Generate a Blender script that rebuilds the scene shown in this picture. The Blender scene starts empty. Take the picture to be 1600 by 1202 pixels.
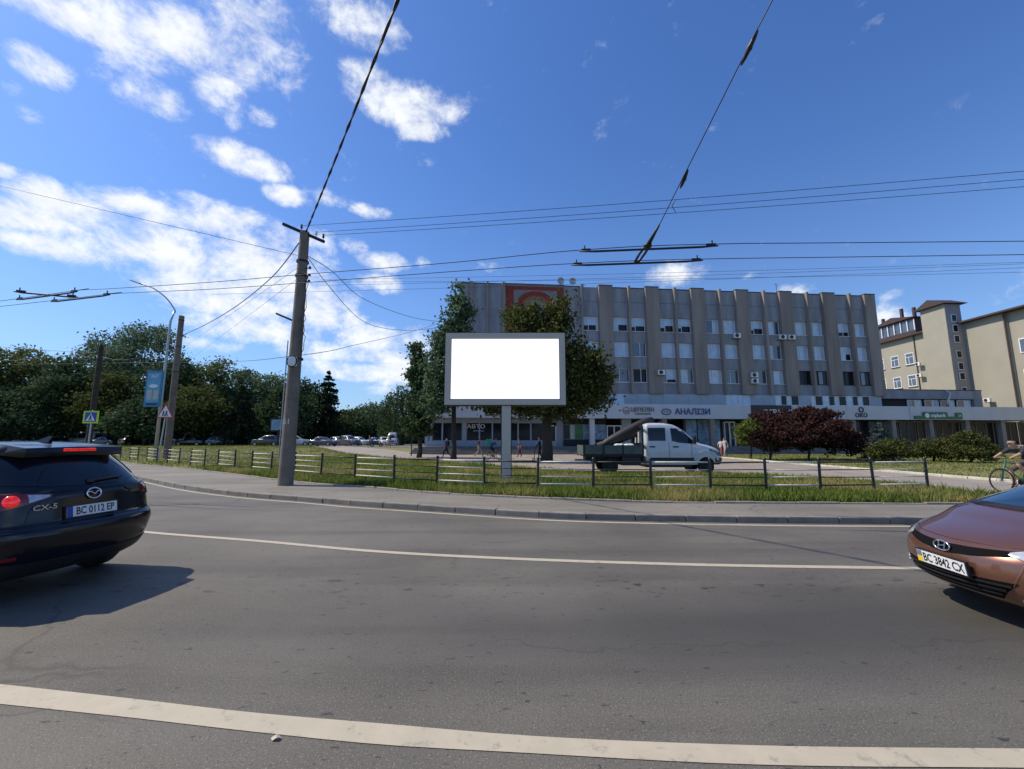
import bpy, bmesh, math, random
import numpy as np
from mathutils import Vector, Matrix
from mathutils.bvhtree import BVHTree

# ------------------------------------------------------------------ camera, sky, sun, exposure
scene = bpy.context.scene
COL = scene.collection
R = math.radians
CAM_H = 1.65
FPX = 650.0                                  # focal length in pixels of a 1600 px wide frame
PITCH = math.atan(87 / 650)
cam_d = bpy.data.cameras.new('camera'); cam = bpy.data.objects.new('camera', cam_d); COL.objects.link(cam)
cam.location = (0, 0, CAM_H); cam.rotation_euler = (R(90) + PITCH, 0, 0)
cam_d.sensor_fit = 'HORIZONTAL'; cam_d.sensor_width = 36; cam_d.lens = FPX / 1600 * 36
cam_d.clip_start = .05; cam_d.clip_end = 5000
scene.camera = cam

SUN_EL = R(50)
SUN_DIR = Vector((-0.985 * math.cos(SUN_EL), 0.17 * math.cos(SUN_EL), math.sin(SUN_EL))).normalized()   # towards the sun
sun_d = bpy.data.lights.new('sun', 'SUN'); sun = bpy.data.objects.new('sun', sun_d); COL.objects.link(sun)
sun_d.energy = 4.8; sun_d.angle = R(.53); sun_d.color = (1, .885, .71)
sun.rotation_euler = SUN_DIR.to_track_quat('Z', 'Y').to_euler()
sun.location = SUN_DIR * 200

scene.view_settings.view_transform = 'Standard'; scene.view_settings.look = 'None'
scene.view_settings.exposure = 0.0; scene.view_settings.gamma = 1
scene.view_settings.use_curve_mapping = False
scene.render.engine = 'CYCLES'
scene.cycles.use_denoising = True
scene.cycles.max_bounces = 6; scene.cycles.transparent_max_bounces = 8


def ray(px, py):
    u = (px - 800) / FPX; v = (601 - py) / FPX
    c, s = math.cos(PITCH), math.sin(PITCH)
    return u, c - v * s, s + v * c


def G(px, py, z=0.0):
    """where the sight line through a photo pixel meets the level plane z"""
    x, y, d = ray(px, py); t = (z - CAM_H) / d
    return Vector((x * t, y * t, z))


def PY(px, py, Y):
    x, y, d = ray(px, py); t = Y / y
    return Vector((x * t, Y, CAM_H + d * t))


def sky_world():
    w = bpy.data.worlds.new('World'); scene.world = w; w.use_nodes = True
    nt = w.node_tree; nt.nodes.clear(); N = nt.nodes.new; L = nt.links.new
    out = N('ShaderNodeOutputWorld'); bg = N('ShaderNodeBackground'); bg.inputs[1].default_value = .12
    L(bg.outputs[0], out.inputs[0])
    sky = N('ShaderNodeTexSky'); sky.sky_type = 'NISHITA'; sky.sun_disc = False
    sky.sun_elevation = SUN_EL; sky.sun_rotation = math.atan2(SUN_DIR.x, SUN_DIR.y)
    sky.air_density = 1.25; sky.dust_density = .95; sky.ozone_density = 4.0; sky.altitude = 300
    tc = N('ShaderNodeTexCoord')
    sep = N('ShaderNodeSeparateXYZ'); L(tc.outputs['Generated'], sep.inputs[0])

    def m(op, a, b=None, c=None):
        n = N('ShaderNodeMath'); n.operation = op
        for i, q in enumerate((a, b, c)):
            if q is None: continue
            if isinstance(q, (int, float)): n.inputs[i].default_value = q
            else: L(q, n.inputs[i])
        return n.outputs[0]
    az = m('ARCTAN2', sep.outputs[0], sep.outputs[1]); el = m('ARCSINE', sep.outputs[2])
    # warp the blob coordinates so that cloud outlines are ragged
    mp = N('ShaderNodeMapping'); mp.inputs['Scale'].default_value = (1, 1, 1.35)
    L(tc.outputs['Generated'], mp.inputs[0])
    nz = N('ShaderNodeTexNoise'); nz.inputs['Scale'].default_value = 12.5; nz.inputs['Detail'].default_value = 8
    nz.inputs['Roughness'].default_value = .66; nz.inputs['Distortion'].default_value = .2
    L(mp.outputs[0], nz.inputs['Vector'])
    comb = N('ShaderNodeCombineXYZ'); L(az, comb.inputs[0]); L(el, comb.inputs[1])
    blobs = []
    pxb = [(90, 15, 150, 30, 1), (215, 45, 150, 42, .88), (330, 78, 90, 46, .85), (205, 118, 50, 42, .9), (255, 158, 40, 25, .85), (345, 140, 40, 45, .9),
           (405, 180, 24, 14, .75), (400, 45, 70, 60, .85), (540, 25, 70, 45, .75), (455, 105, 30, 30, .55), (570, 118, 38, 26, .75), (625, 160, 78, 32, 1), (660, 202, 38, 17, .85),
           (68, 108, 40, 26, .85), (18, 138, 26, 14, .7), (45, 176, 28, 14, .65), (378, 252, 56, 22, .95), (450, 307, 36, 13, .85), (520, 312, 36, 12, .75), (570, 328, 32, 10, .75),
           (5, 270, 22, 12, .8), (75, 310, 60, 26, .95), (40, 335, 75, 24, .95), (150, 350, 110, 34, .85), (240, 330, 80, 24, .9), (330, 345, 80, 26, .95), (390, 345, 30, 14, .8), (110, 390, 80, 24, .8),
           (240, 395, 130, 38, .86), (330, 400, 120, 42, .92), (420, 400, 90, 46, .92), (300, 440, 130, 34, .8), (450, 440, 80, 46, .86), (500, 480, 60, 40, .9), (380, 480, 110, 26, .85),
           (460, 370, 50, 20, .8), (555, 383, 22, 12, .75), (602, 410, 38, 14, .85), (590, 443, 44, 13, .8), (657, 410, 14, 8, .6), (395, 510, 90, 24, .85), (330, 540, 60, 10, .65), (590, 535, 75, 22, .95),
           (560, 552, 95, 16, .9), (630, 560, 60, 40, .9), (580, 580, 100, 14, .9), (640, 590, 60, 16, .8), (600, 610, 40, 8, .6), (480, 540, 60, 10, .6), (1060, 427, 56, 16, .8), (1240, 455, 36, 12, .75), (1390, 505, 40, 26, .8),
           (1510, 385, 40, 8, .38), (1170, 430, 14, 6, .5), (1390, 462, 18, 8, .5), (760, 420, 40, 8, .4)]
    for (px, py, rx, ry, a) in pxb:
        d = Vector(ray(px, py)).normalized()
        dx = Vector(ray(px + rx, py)).normalized(); dy = Vector(ray(px, py - ry)).normalized()
        blobs.append((math.atan2(d.x, d.y), math.asin(d.z), 1.0 * d.angle(dx) / math.cos(math.asin(d.z)), 1.04 * d.angle(dy), a * 1.06))
    rnd = random.Random(5)
    for k in range(18):                                          # the same scattered cumulus in the rest of the sky
        a = rnd.uniform(1.05, 5.3); e = rnd.uniform(.06, 1.3); s = rnd.uniform(.03, .12)
        if a > math.pi: a -= 2 * math.pi
        blobs.append((a, e, 1.6 * s / max(.3, math.cos(e)), .7 * s, rnd.uniform(.7, 1)))
    acc = None
    for (a, e, ra, re, amp) in blobs:
        v2 = N('ShaderNodeVectorMath'); v2.operation = 'MULTIPLY_ADD'; L(comb.outputs[0], v2.inputs[0]); v2.inputs[1].default_value = (1 / ra, 1 / re, 0); v2.inputs[2].default_value = (-a / ra, -e / re, 0)
        v3 = N('ShaderNodeVectorMath'); v3.operation = 'DOT_PRODUCT'; L(v2.outputs[0], v3.inputs[0]); L(v2.outputs[0], v3.inputs[1])
        b = m('MULTIPLY_ADD', v3.outputs['Value'], -.42 * amp, amp)
        acc = b if acc is None else m('MAXIMUM', acc, b)
    acc = m('MAXIMUM', acc, 0.)
    dens = m('ADD', m('MULTIPLY', acc, .95), m('MULTIPLY', m('SUBTRACT', nz.outputs[0], .5), 2.35))
    mr = N('ShaderNodeMapRange'); mr.interpolation_type = 'SMOOTHSTEP'; L(dens, mr.inputs[0])
    mr.inputs[1].default_value = .24; mr.inputs[2].default_value = 1.12
    core = N('ShaderNodeMapRange'); core.interpolation_type = 'SMOOTHSTEP'; L(dens, core.inputs[0])
    core.inputs[1].default_value = .8; core.inputs[2].default_value = 1.5
    # cloud shading: compare the density with the density a little towards the sun
    mp2 = N('ShaderNodeMapping'); mp2.inputs['Scale'].default_value = (1, 1, 1.35); mp2.inputs['Location'].default_value = (-.03, .008, .035); L(tc.outputs['Generated'], mp2.inputs[0])
    nz2 = N('ShaderNodeTexNoise'); nz2.inputs['Scale'].default_value = 12.5; nz2.inputs['Detail'].default_value = 4; nz2.inputs['Roughness'].default_value = .6; nz2.inputs['Distortion'].default_value = .2; L(mp2.outputs[0], nz2.inputs['Vector'])
    sh = N('ShaderNodeMapRange'); L(m('SUBTRACT', nz2.outputs[0], nz.outputs[0]), sh.inputs[0]); sh.inputs[1].default_value = -.12; sh.inputs[2].default_value = .2
    cc = N('ShaderNodeMixRGB'); cc.inputs[1].default_value = (8.6, 8.8, 9.0, 1); cc.inputs[2].default_value = (5.6, 6.1, 7.1, 1)
    L(m('MULTIPLY', m('MULTIPLY_ADD', core.outputs[0], .6, .4), sh.outputs[0]), cc.inputs[0])
    hz = m('MULTIPLY', m('POWER', m('SUBTRACT', 1., m('MAXIMUM', sep.outputs[2], 0.)), 4.), .5)            # pale haze low over the horizon
    hm = N('ShaderNodeMixRGB'); L(hz, hm.inputs[0]); hm.inputs[2].default_value = (4.2, 5.9, 7.9, 1)
    hs = N('ShaderNodeHueSaturation'); hs.inputs['Saturation'].default_value = 1.06; hs.inputs['Value'].default_value = 1.0
    L(sky.outputs[0], hs.inputs['Color'])
    tn = N('ShaderNodeMixRGB'); tn.blend_type = 'MULTIPLY'; tn.inputs[0].default_value = 1; L(hs.outputs[0], tn.inputs[1]); tn.inputs[2].default_value = (.66, .9, 1.3, 1)
    mix = N('ShaderNodeMixRGB'); L(m('MULTIPLY', mr.outputs[0], .95), mix.inputs[0]); L(tn.outputs[0], hm.inputs[1]); L(hm.outputs[0], mix.inputs[1]); L(cc.outputs[0], mix.inputs[2])
    L(mix.outputs[0], bg.inputs[0])
    w.cycles.sampling_method = 'MANUAL'; w.cycles.sample_map_resolution = 512


sky_world()

# ------------------------------------------------------------------ helpers
RN = random.Random(11)
NP = np.random.RandomState(4)


def material(name, col, rough=.6, metal=0., var=.12, scale=2., bump=0., bscale=30., coat=0., spec=.5, col2=None, detail=4., world=False, emit=0, stretch=None):
    mt = bpy.data.materials.new(name); mt.use_nodes = True
    nt = mt.node_tree; b = nt.nodes['Principled BSDF']; N = nt.nodes.new; L = nt.links.new
    b.inputs['Roughness'].default_value = rough; b.inputs['Metallic'].default_value = metal
    b.inputs['Coat Weight'].default_value = coat; b.inputs['Coat Roughness'].default_value = .04
    b.inputs['Specular IOR Level'].default_value = spec
    if world: src = N('ShaderNodeNewGeometry').outputs['Position']
    else: src = N('ShaderNodeTexCoord').outputs['Object']
    n = N('ShaderNodeTexNoise'); n.inputs['Scale'].default_value = scale; n.inputs['Detail'].default_value = detail; n.inputs['Roughness'].default_value = .6
    if stretch:
        mp = N('ShaderNodeMapping'); mp.inputs['Scale'].default_value = stretch; L(src, mp.inputs[0]); L(mp.outputs[0], n.inputs['Vector'])
    else: L(src, n.inputs['Vector'])
    cr = N('ShaderNodeValToRGB')
    a = col2 if col2 else tuple(c * (1 - var) for c in col); z = col if col2 else tuple(c * (1 + var) for c in col)
    cr.color_ramp.elements[0].position = .3; cr.color_ramp.elements[1].position = .7
    cr.color_ramp.elements[0].color = (*a, 1); cr.color_ramp.elements[1].color = (*z, 1)
    L(n.outputs[0], cr.inputs[0]); L(cr.outputs[0], b.inputs['Base Color'])
    if emit:
        L(cr.outputs[0], b.inputs['Emission Color']); b.inputs['Emission Strength'].default_value = emit
    if bump:
        n2 = N('ShaderNodeTexNoise'); n2.inputs['Scale'].default_value = bscale; n2.inputs['Detail'].default_value = 5
        L(src, n2.inputs['Vector']); bp = N('ShaderNodeBump'); bp.inputs['Strength'].default_value = bump; bp.inputs['Distance'].default_value = .02
        L(n2.outputs[0], bp.inputs['Height']); L(bp.outputs[0], b.inputs['Normal'])
    return mt


def leaf_material(name, dark, light, trans=.3, rough=.55, patch=None, pscale=.25):
    mt = bpy.data.materials.new(name); mt.use_nodes = True
    nt = mt.node_tree; nt.nodes.clear(); N = nt.nodes.new; L = nt.links.new
    out = N('ShaderNodeOutputMaterial'); geo = N('ShaderNodeNewGeometry')
    cr = N('ShaderNodeValToRGB'); cr.color_ramp.elements[0].color = (*dark, 1); cr.color_ramp.elements[1].color = (*light, 1)
    L(geo.outputs['Random Per Island'], cr.inputs[0]); c = cr.outputs[0]
    if patch:
        n = N('ShaderNodeTexNoise'); n.inputs['Scale'].default_value = pscale; n.inputs['Detail'].default_value = 3; L(geo.outputs['Position'], n.inputs['Vector'])
        mr = N('ShaderNodeMapRange'); mr.inputs[1].default_value = .45; mr.inputs[2].default_value = .65; L(n.outputs[0], mr.inputs[0])
        mx = N('ShaderNodeMixRGB'); L(mr.outputs[0], mx.inputs[0]); L(c, mx.inputs[1]); mx.inputs[2].default_value = (*patch, 1); c = mx.outputs[0]
    d = N('ShaderNodeBsdfPrincipled'); d.inputs['Roughness'].default_value = .8; d.inputs['Specular IOR Level'].default_value = .08; L(c, d.inputs['Base Color'])
    t = N('ShaderNodeBsdfTranslucent'); L(c, t.inputs[0])
    ms = N('ShaderNodeMixShader'); ms.inputs[0].default_value = trans; L(d.outputs[0], ms.inputs[1]); L(t.outputs[0], ms.inputs[2]); L(ms.outputs[0], out.inputs[0])
    return mt


def tag(o, label=None, cat=None, group=None, kind=None):
    if label: o['label'] = label
    if cat: o['category'] = cat
    if group: o['group'] = group
    if kind: o['kind'] = kind
    return o


def thing(name, label, cat, loc=(0, 0, 0), rz=0., group=None):
    o = bpy.data.objects.new(name, None); COL.objects.link(o); o.location = loc; o.rotation_euler = (0, 0, rz)
    o.empty_display_size = .1
    return tag(o, label, cat, group)


def copy_tree(o, parent=None):
    c = o.copy(); COL.objects.link(c); c.parent = parent
    for ch in list(o.children): copy_tree(ch, c)
    return c


class MB:
    def __init__(s): s.v = []; s.f = []; s.m = []

    def add(s, vs, fs, mi=0):
        k = len(s.v); s.v += [tuple(q) for q in vs]; s.f += [tuple(i + k for i in f) for f in fs]; s.m += [mi] * len(fs)
        return s

    def box(s, c, d, rz=0., mi=0, rot=None):
        x, y, z = (q / 2 for q in d)
        pts = [Vector((i * x, j * y, k * z)) for k in (-1, 1) for j in (-1, 1) for i in (-1, 1)]
        mt = rot if rot else Matrix.Rotation(rz, 3, 'Z')
        c = Vector(c)
        return s.add([c + mt @ p for p in pts], [(0, 2, 3, 1), (4, 5, 7, 6), (0, 1, 5, 4), (2, 6, 7, 3), (0, 4, 6, 2), (1, 3, 7, 5)], mi)

    def bb(s, x0, x1, y0, y1, z0, z1, mi=0):
        return s.box(((x0 + x1) / 2, (y0 + y1) / 2, (z0 + z1) / 2), (x1 - x0, y1 - y0, z1 - z0), mi=mi)

    def tube(s, pts, r, n=6, mi=0, cap=True, closed=False):
        pts = [Vector(p) for p in pts]; rs = r if isinstance(r, (list, tuple)) else [r] * len(pts)
        m = len(pts); rings = []
        up = None
        for i, p in enumerate(pts):
            a = pts[(i - 1) % m] if (closed or i > 0) else p; b = pts[(i + 1) % m] if (closed or i < m - 1) else p
            t = (b - a)
            if t.length < 1e-9: t = Vector((0, 0, 1))
            t.normalize()
            if up is None: up = Vector((0, 0, 1)) if abs(t.z) < .9 else Vector((1, 0, 0))
            u = (up - t * up.dot(t))
            if u.length < 1e-6: u = t.orthogonal()
            u.normalize(); up = u; w = t.cross(u)
            rings.append([p + (u * math.cos(2 * math.pi * k / n) + w * math.sin(2 * math.pi * k / n)) * rs[i] for k in range(n)])
        vs = [q for rg in rings for q in rg]; fs = []
        for i in range(m if closed else m - 1):
            j = (i + 1) % m
            for k in range(n): fs.append((i * n + k, i * n + (k + 1) % n, j * n + (k + 1) % n, j * n + k))
        if cap and not closed:
            fs.append(tuple(reversed(range(n)))); fs.append(tuple((m - 1) * n + k for k in range(n)))
        return s.add(vs, fs, mi)

    def lathe(s, prof, c=(0, 0, 0), axis='Z', n=24, mi=0):
        vs = []; fs = []; c = Vector(c)
        for (r, h) in prof:
            for k in range(n):
                a = 2 * math.pi * k / n; x, y = r * math.cos(a), r * math.sin(a)
                vs.append(c + (Vector((x, y, h)) if axis == 'Z' else Vector((x, h, y)) if axis == 'Y' else Vector((h, x, y))))
        for i in range(len(prof) - 1):
            for k in range(n): fs.append((i * n + k, i * n + (k + 1) % n, (i + 1) * n + (k + 1) % n, (i + 1) * n + k))
        return s.add(vs, fs, mi)

    def prism(s, poly, a0, a1, plane='XY', mi=0):
        n = len(poly)
        mp = {'XY': lambda p, h: (p[0], p[1], h), 'XZ': lambda p, h: (p[0], h, p[1]), 'YZ': lambda p, h: (h, p[0], p[1])}[plane]
        vs = [mp(p, a0) for p in poly] + [mp(p, a1) for p in poly]
        fs = [tuple(reversed(range(n))), tuple(range(n, 2 * n))] + [(i, (i + 1) % n, n + (i + 1) % n, n + i) for i in range(n)]
        return s.add(vs, fs, mi)

    def build(s, name, mats, parent=None, smooth=False, bevel=0., fix=True, loc=None):
        me = bpy.data.meshes.new(name); me.from_pydata(s.v, [], s.f)
        mats = mats if isinstance(mats, (list, tuple)) else [mats]
        for q in mats: me.materials.append(q)
        if len(mats) > 1: me.polygons.foreach_set('material_index', s.m)
        if fix:
            bm = bmesh.new(); bm.from_mesh(me)
            if bevel: bmesh.ops.bevel(bm, geom=bm.edges[:], offset=bevel, segments=2, affect='EDGES', profile=.5)
            bmesh.ops.recalc_face_normals(bm, faces=bm.faces[:]); bm.to_mesh(me); bm.free()
        if smooth: me.polygons.foreach_set('use_smooth', [True] * len(me.polygons))
        me.update()
        o = bpy.data.objects.new(name, me); COL.objects.link(o)
        if parent: o.parent = parent
        if loc is not None: o.location = loc
        return o


def auto_smooth(o, ang=40):
    me = o.data; bm = bmesh.new(); bm.from_mesh(me); a = R(ang)
    for e in bm.edges:
        e.smooth = not (len(e.link_faces) == 2 and e.calc_face_angle(0) > a)
    for f in bm.faces: f.smooth = True
    bm.to_mesh(me); bm.free(); return o


def fast_mesh(name, V, F, mat, parent=None):
    """large meshes: V (n,3), F (m,k) as numpy arrays"""
    V = np.asarray(V, dtype=np.float32); F = np.asarray(F, dtype=np.int32); m, k = F.shape
    me = bpy.data.meshes.new(name); me.vertices.add(len(V)); me.vertices.foreach_set('co', V.ravel())
    me.loops.add(m * k); me.loops.foreach_set('vertex_index', F.ravel())
    me.polygons.add(m); me.polygons.foreach_set('loop_start', np.arange(0, m * k, k, dtype=np.int32))
    me.materials.append(mat); me.update(calc_edges=True)
    o = bpy.data.objects.new(name, me); COL.objects.link(o)
    if parent: o.parent = parent
    return o


def curve_x(pts, n=400):
    """Catmull-Rom through points sorted by x, returned as y(x)"""
    pts = sorted([(p[0], p[1]) for p in pts]); X = np.array([p[0] for p in pts]); Y = np.array([p[1] for p in pts])
    m = np.gradient(Y, X)
    def f(x):
        x = np.asarray(x, float); i = np.clip(np.searchsorted(X, x) - 1, 0, len(X) - 2)
        h = X[i + 1] - X[i]; t = np.clip((x - X[i]) / h, 0, 1)
        return (2 * t**3 - 3 * t**2 + 1) * Y[i] + (t**3 - 2 * t**2 + t) * h * m[i] + (-2 * t**3 + 3 * t**2) * Y[i + 1] + (t**3 - t**2) * h * m[i + 1]
    return f


def smooth01(a, b, x):
    t = np.clip((np.asarray(x, float) - a) / (b - a), 0, 1); return t * t * (3 - 2 * t)


def strip(name, xs, ya, yb, zf, mat, kind='structure', ny=1, parent=None):
    """a sheet between two curves y(x)"""
    V = []; F = []
    for x in xs:
        a, b = float(ya(x)), float(yb(x))
        for j in range(ny + 1):
            y = a + (b - a) * j / ny; V.append((x, y, float(zf(x, y))))
    n = ny + 1
    for i in range(len(xs) - 1):
        for j in range(ny): F.append((i * n + j, (i + 1) * n + j, (i + 1) * n + j + 1, i * n + j + 1))
    o = fast_mesh(name, V, F, mat, parent)
    if kind: tag(o, kind=kind)
    return o


def text_obj(name, s, size, mat, parent, mtx, depth=.004, align='CENTER', bold=0., xs=1.):
    cu = bpy.data.curves.new(name, 'FONT'); cu.body = s; cu.size = size; cu.extrude = depth; cu.align_x = align; cu.align_y = 'CENTER'; cu.offset = bold; cu.resolution_u = 3
    t = bpy.data.objects.new(name, cu); COL.objects.link(t)
    dg = bpy.context.evaluated_depsgraph_get()
    me = bpy.data.meshes.new_from_object(t.evaluated_get(dg)); bpy.data.objects.remove(t); bpy.data.curves.remove(cu)
    me.name = name; me.transform(mtx @ Matrix.Diagonal((xs, 1, 1, 1))); me.materials.clear(); me.materials.append(mat)
    o = bpy.data.objects.new(name, me); COL.objects.link(o); o.parent = parent
    return o


def frame_mtx(pos, right, up):
    right = Vector(right).normalized(); up = Vector(up); up = (up - right * up.dot(right)).normalized(); n = right.cross(up)
    m = Matrix((right, up, n)).transposed().to_4x4(); m.translation = Vector(pos); return m


# ------------------------------------------------------------------ materials
MT = {}
def asphalt_material(name, dark=(.09, .082, .067), light=(.148, .136, .112), tracks=True):
    mt = bpy.data.materials.new(name); mt.use_nodes = True; nt = mt.node_tree; b = nt.nodes['Principled BSDF']; N = nt.nodes.new; L = nt.links.new
    pos = N('ShaderNodeNewGeometry').outputs['Position']
    def noise(scale, sc=(1, 1, 1), det=4, rough=.55):
        mp = N('ShaderNodeMapping'); mp.inputs['Scale'].default_value = sc; L(pos, mp.inputs[0])
        n = N('ShaderNodeTexNoise'); n.inputs['Scale'].default_value = scale; n.inputs['Detail'].default_value = det; n.inputs['Roughness'].default_value = rough
        L(mp.outputs[0], n.inputs['Vector']); return n.outputs[0]
    def rng(x, a, c, lo=0, hi=1):
        r = N('ShaderNodeMapRange'); L(x, r.inputs[0]); r.inputs[1].default_value = a; r.inputs[2].default_value = c; r.inputs[3].default_value = lo; r.inputs[4].default_value = hi; return r.outputs[0]
    def mixc(f, a, bcol, mode='MIX'):
        x = N('ShaderNodeMixRGB'); x.blend_type = mode
        for i, q in ((0, f), (1, a), (2, bcol)):
            if isinstance(q, tuple): x.inputs[i].default_value = (*q, 1)
            elif isinstance(q, (int, float)): x.inputs[i].default_value = q
            else: L(q, x.inputs[i])
        return x.outputs[0]
    c = mixc(rng(noise(.35, det=5), .35, .65), dark, light)
    c = mixc(rng(noise(1., (.12, 1.2, 1), 5), .46, .68, 0, .6), c, tuple(q * .62 for q in dark))       # long worn streaks along the lanes
    c = mixc(rng(noise(90, det=3), .58, .68, 0, .85), c, (.26, .25, .235))                                   # pale stones in the surface
    c = mixc(rng(noise(60, det=3), .3, .44, .6, 0), c, (.03, .03, .03))
    c = mixc(rng(noise(15, (.5, 1, 1), 3), .65, .7, 0, .8), c, (.03, .029, .028))                         # small dark spots
    if tracks:                                                                                             # oil-darkened middle of the near lane
        sp = N('ShaderNodeSeparateXYZ'); L(pos, sp.inputs[0])
        w = N('ShaderNodeMath'); w.operation = 'MULTIPLY_ADD'; L(noise(.5, (.25, .8, 1), 3), w.inputs[0]); w.inputs[1].default_value = 1.6; L(sp.outputs[1], w.inputs[2])
        a = rng(w.outputs[0], 3.7, 4.5); d = rng(w.outputs[0], 5.0, 5.9, 1, 0); e = rng(sp.outputs[0], -3.5, 1.5)
        p = N('ShaderNodeMath'); p.operation = 'MULTIPLY'; L(a, p.inputs[0]); L(d, p.inputs[1])
        q = N('ShaderNodeMath'); q.operation = 'MULTIPLY'; L(p.outputs[0], q.inputs[0]); L(e, q.inputs[1])
        f = N('ShaderNodeMath'); f.operation = 'MULTIPLY'; L(q.outputs[0], f.inputs[0]); f.inputs[1].default_value = .72
        c = mixc(f.outputs[0], c, (.045, .043, .04))
        # row of dark drips along the lane
        dm = N('ShaderNodeMath'); dm.operation = 'MULTIPLY'; L(rng(sp.outputs[1], 4.55, 4.9), dm.inputs[0]); L(rng(sp.outputs[1], 5.1, 5.5, 1, 0), dm.inputs[1])
        dn = N('ShaderNodeMath'); dn.operation = 'MULTIPLY'; L(dm.outputs[0], dn.inputs[0]); L(rng(noise(8, (.5, 1, 1), 4), .6, .66, 0, .85), dn.inputs[1])
        c = mixc(dn.outputs[0], c, (.026, .025, .024))
    v = N('ShaderNodeTexVoronoi'); v.feature = 'DISTANCE_TO_EDGE'; v.inputs['Scale'].default_value = .42
    mp = N('ShaderNodeMapping'); mp.inputs['Scale'].default_value = (.35, 1, 1); nn = N('ShaderNodeTexNoise'); nn.inputs['Scale'].default_value = 1.3; nn.inputs['Detail'].default_value = 6
    L(pos, nn.inputs['Vector']); vm = N('ShaderNodeVectorMath'); vm.operation = 'MULTIPLY_ADD'; L(nn.outputs['Color'], vm.inputs[0]); vm.inputs[1].default_value = (.9, .9, 0); L(pos, vm.inputs[2])
    L(vm.outputs[0], mp.inputs[0]); L(mp.outputs[0], v.inputs['Vector'])
    cm = N('ShaderNodeMath'); cm.operation = 'MULTIPLY'; L(rng(v.outputs['Distance'], .0, .006, .5, 0), cm.inputs[0]); L(rng(noise(.22), .46, .54), cm.inputs[1])
    c = mixc(cm.outputs[0], c, (.03, .03, .03))
    L(c, b.inputs['Base Color'])
    L(rng(noise(1.2, (.3, 1, 1)), .3, .7, .62, .8), b.inputs['Roughness']); b.inputs['Specular IOR Level'].default_value = .4
    bp = N('ShaderNodeBump'); bp.inputs['Strength'].default_value = .45; bp.inputs['Distance'].default_value = .006; L(noise(110, det=3), bp.inputs['Height']); L(bp.outputs[0], b.inputs['Normal'])
    return mt


def paint_line_material(name, col):
    mt = material(name, col, .6, var=.06, scale=5, world=True); nt = mt.node_tree; b = nt.nodes['Principled BSDF']; N = nt.nodes.new; L = nt.links.new
    src = b.inputs['Base Color'].links[0].from_socket; pos = N('ShaderNodeNewGeometry').outputs['Position']
    n = N('ShaderNodeTexNoise'); n.inputs['Scale'].default_value = 9; n.inputs['Detail'].default_value = 8; n.inputs['Roughness'].default_value = .7; L(pos, n.inputs['Vector'])
    r = N('ShaderNodeMapRange'); r.inputs[1].default_value = .56; r.inputs[2].default_value = .72; r.inputs[4].default_value = .75; L(n.outputs[0], r.inputs[0])
    x = N('ShaderNodeMixRGB'); L(r.outputs[0], x.inputs[0]); L(src, x.inputs[1]); x.inputs[2].default_value = (.13, .125, .12, 1); L(x.outputs[0], b.inputs['Base Color'])
    return mt


MT['asphalt'] = asphalt_material('road_asphalt')
MT['asphalt2'] = asphalt_material('parking_asphalt', (.1, .098, .093), (.15, .145, .138), False)
MT['walk'] = asphalt_material('sidewalk_asphalt', (.168, .152, .122), (.235, .213, .172), False)
MT['paint'] = paint_line_material('road_paint', (.44, .39, .29))
MT['kerb'] = material('kerb_concrete', (.21, .19, .16), .85, var=.2, scale=3, bump=.4, bscale=40, world=True)
MT['edging'] = material('edging_concrete', (.25, .23, .2), .85, var=.25, scale=4, bump=.4, bscale=40, world=True)
MT['palekerb'] = material('pale_kerb', (.5, .48, .38), .8, var=.25, scale=3, world=True)
MT['plaza'] = material('plaza_concrete', (.27, .235, .195), .8, var=.22, scale=.8, bump=.3, bscale=14, world=True, detail=8)
MT['soil'] = material('soil_grass', (.12, .15, .045), .95, col2=(.2, .165, .08), scale=.5, bump=.8, bscale=14, world=True, detail=8)
MT['grass'] = leaf_material('grass_blade', (.07, .115, .02), (.25, .31, .07), .4, patch=(.42, .36, .14), pscale=.33)
MT['concrete'] = material('pole_concrete', (.18, .152, .12), .9, var=.25, scale=2.5, bump=.5, bscale=25, detail=8)
MT['steel_dark'] = material('dark_metal', (.03, .03, .032), .5, .6, var=.2)
MT['galv'] = material('galvanised_steel', (.42, .45, .47), .45, .7, var=.1)
MT['wire'] = material('wire_black', (.012, .012, .014), .5)
MT['black_paint'] = material('fence_black', (.014, .018, .018), .45, var=.3, scale=8)
MT['white_paint'] = material('fence_white', (.62, .62, .57), .5, var=.15, scale=6)
MT['rubber'] = material('tyre_rubber', (.012, .012, .012), .8, var=.3, scale=20)
MT['plastic_black'] = material('black_plastic', (.014, .014, .015), .5, var=.2, scale=12)
MT['chrome'] = material('chrome', (.75, .76, .78), .12, 1., var=.03)
MT['rim'] = material('alloy_rim', (.4, .41, .42), .3, .85, var=.05)
MT['carglass'] = material('car_glass', (.009, .011, .014), .04, var=.1, spec=.5)
MT['white_plain'] = material('plain_white', (.72, .73, .73), .5, var=.05)
MT['ink'] = material('plate_ink', (.012, .012, .014), .5)
MT['blue_plain'] = material('plate_blue', (.02, .06, .32), .5)
MT['yellow_plain'] = material('plate_yellow', (.8, .55, .03), .5)
MT['red_light'] = material('red_lamp', (.2, .006, .005), .12, coat=1., var=.25, scale=25)
MT['lamp_clear'] = material('clear_lamp', (.5, .52, .54), .1, .3, coat=1., var=.25, scale=30)
MT['bark'] = material('bark', (.05, .04, .03), .95, var=.35, scale=4, bump=.8, bscale=18, detail=8)
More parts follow.
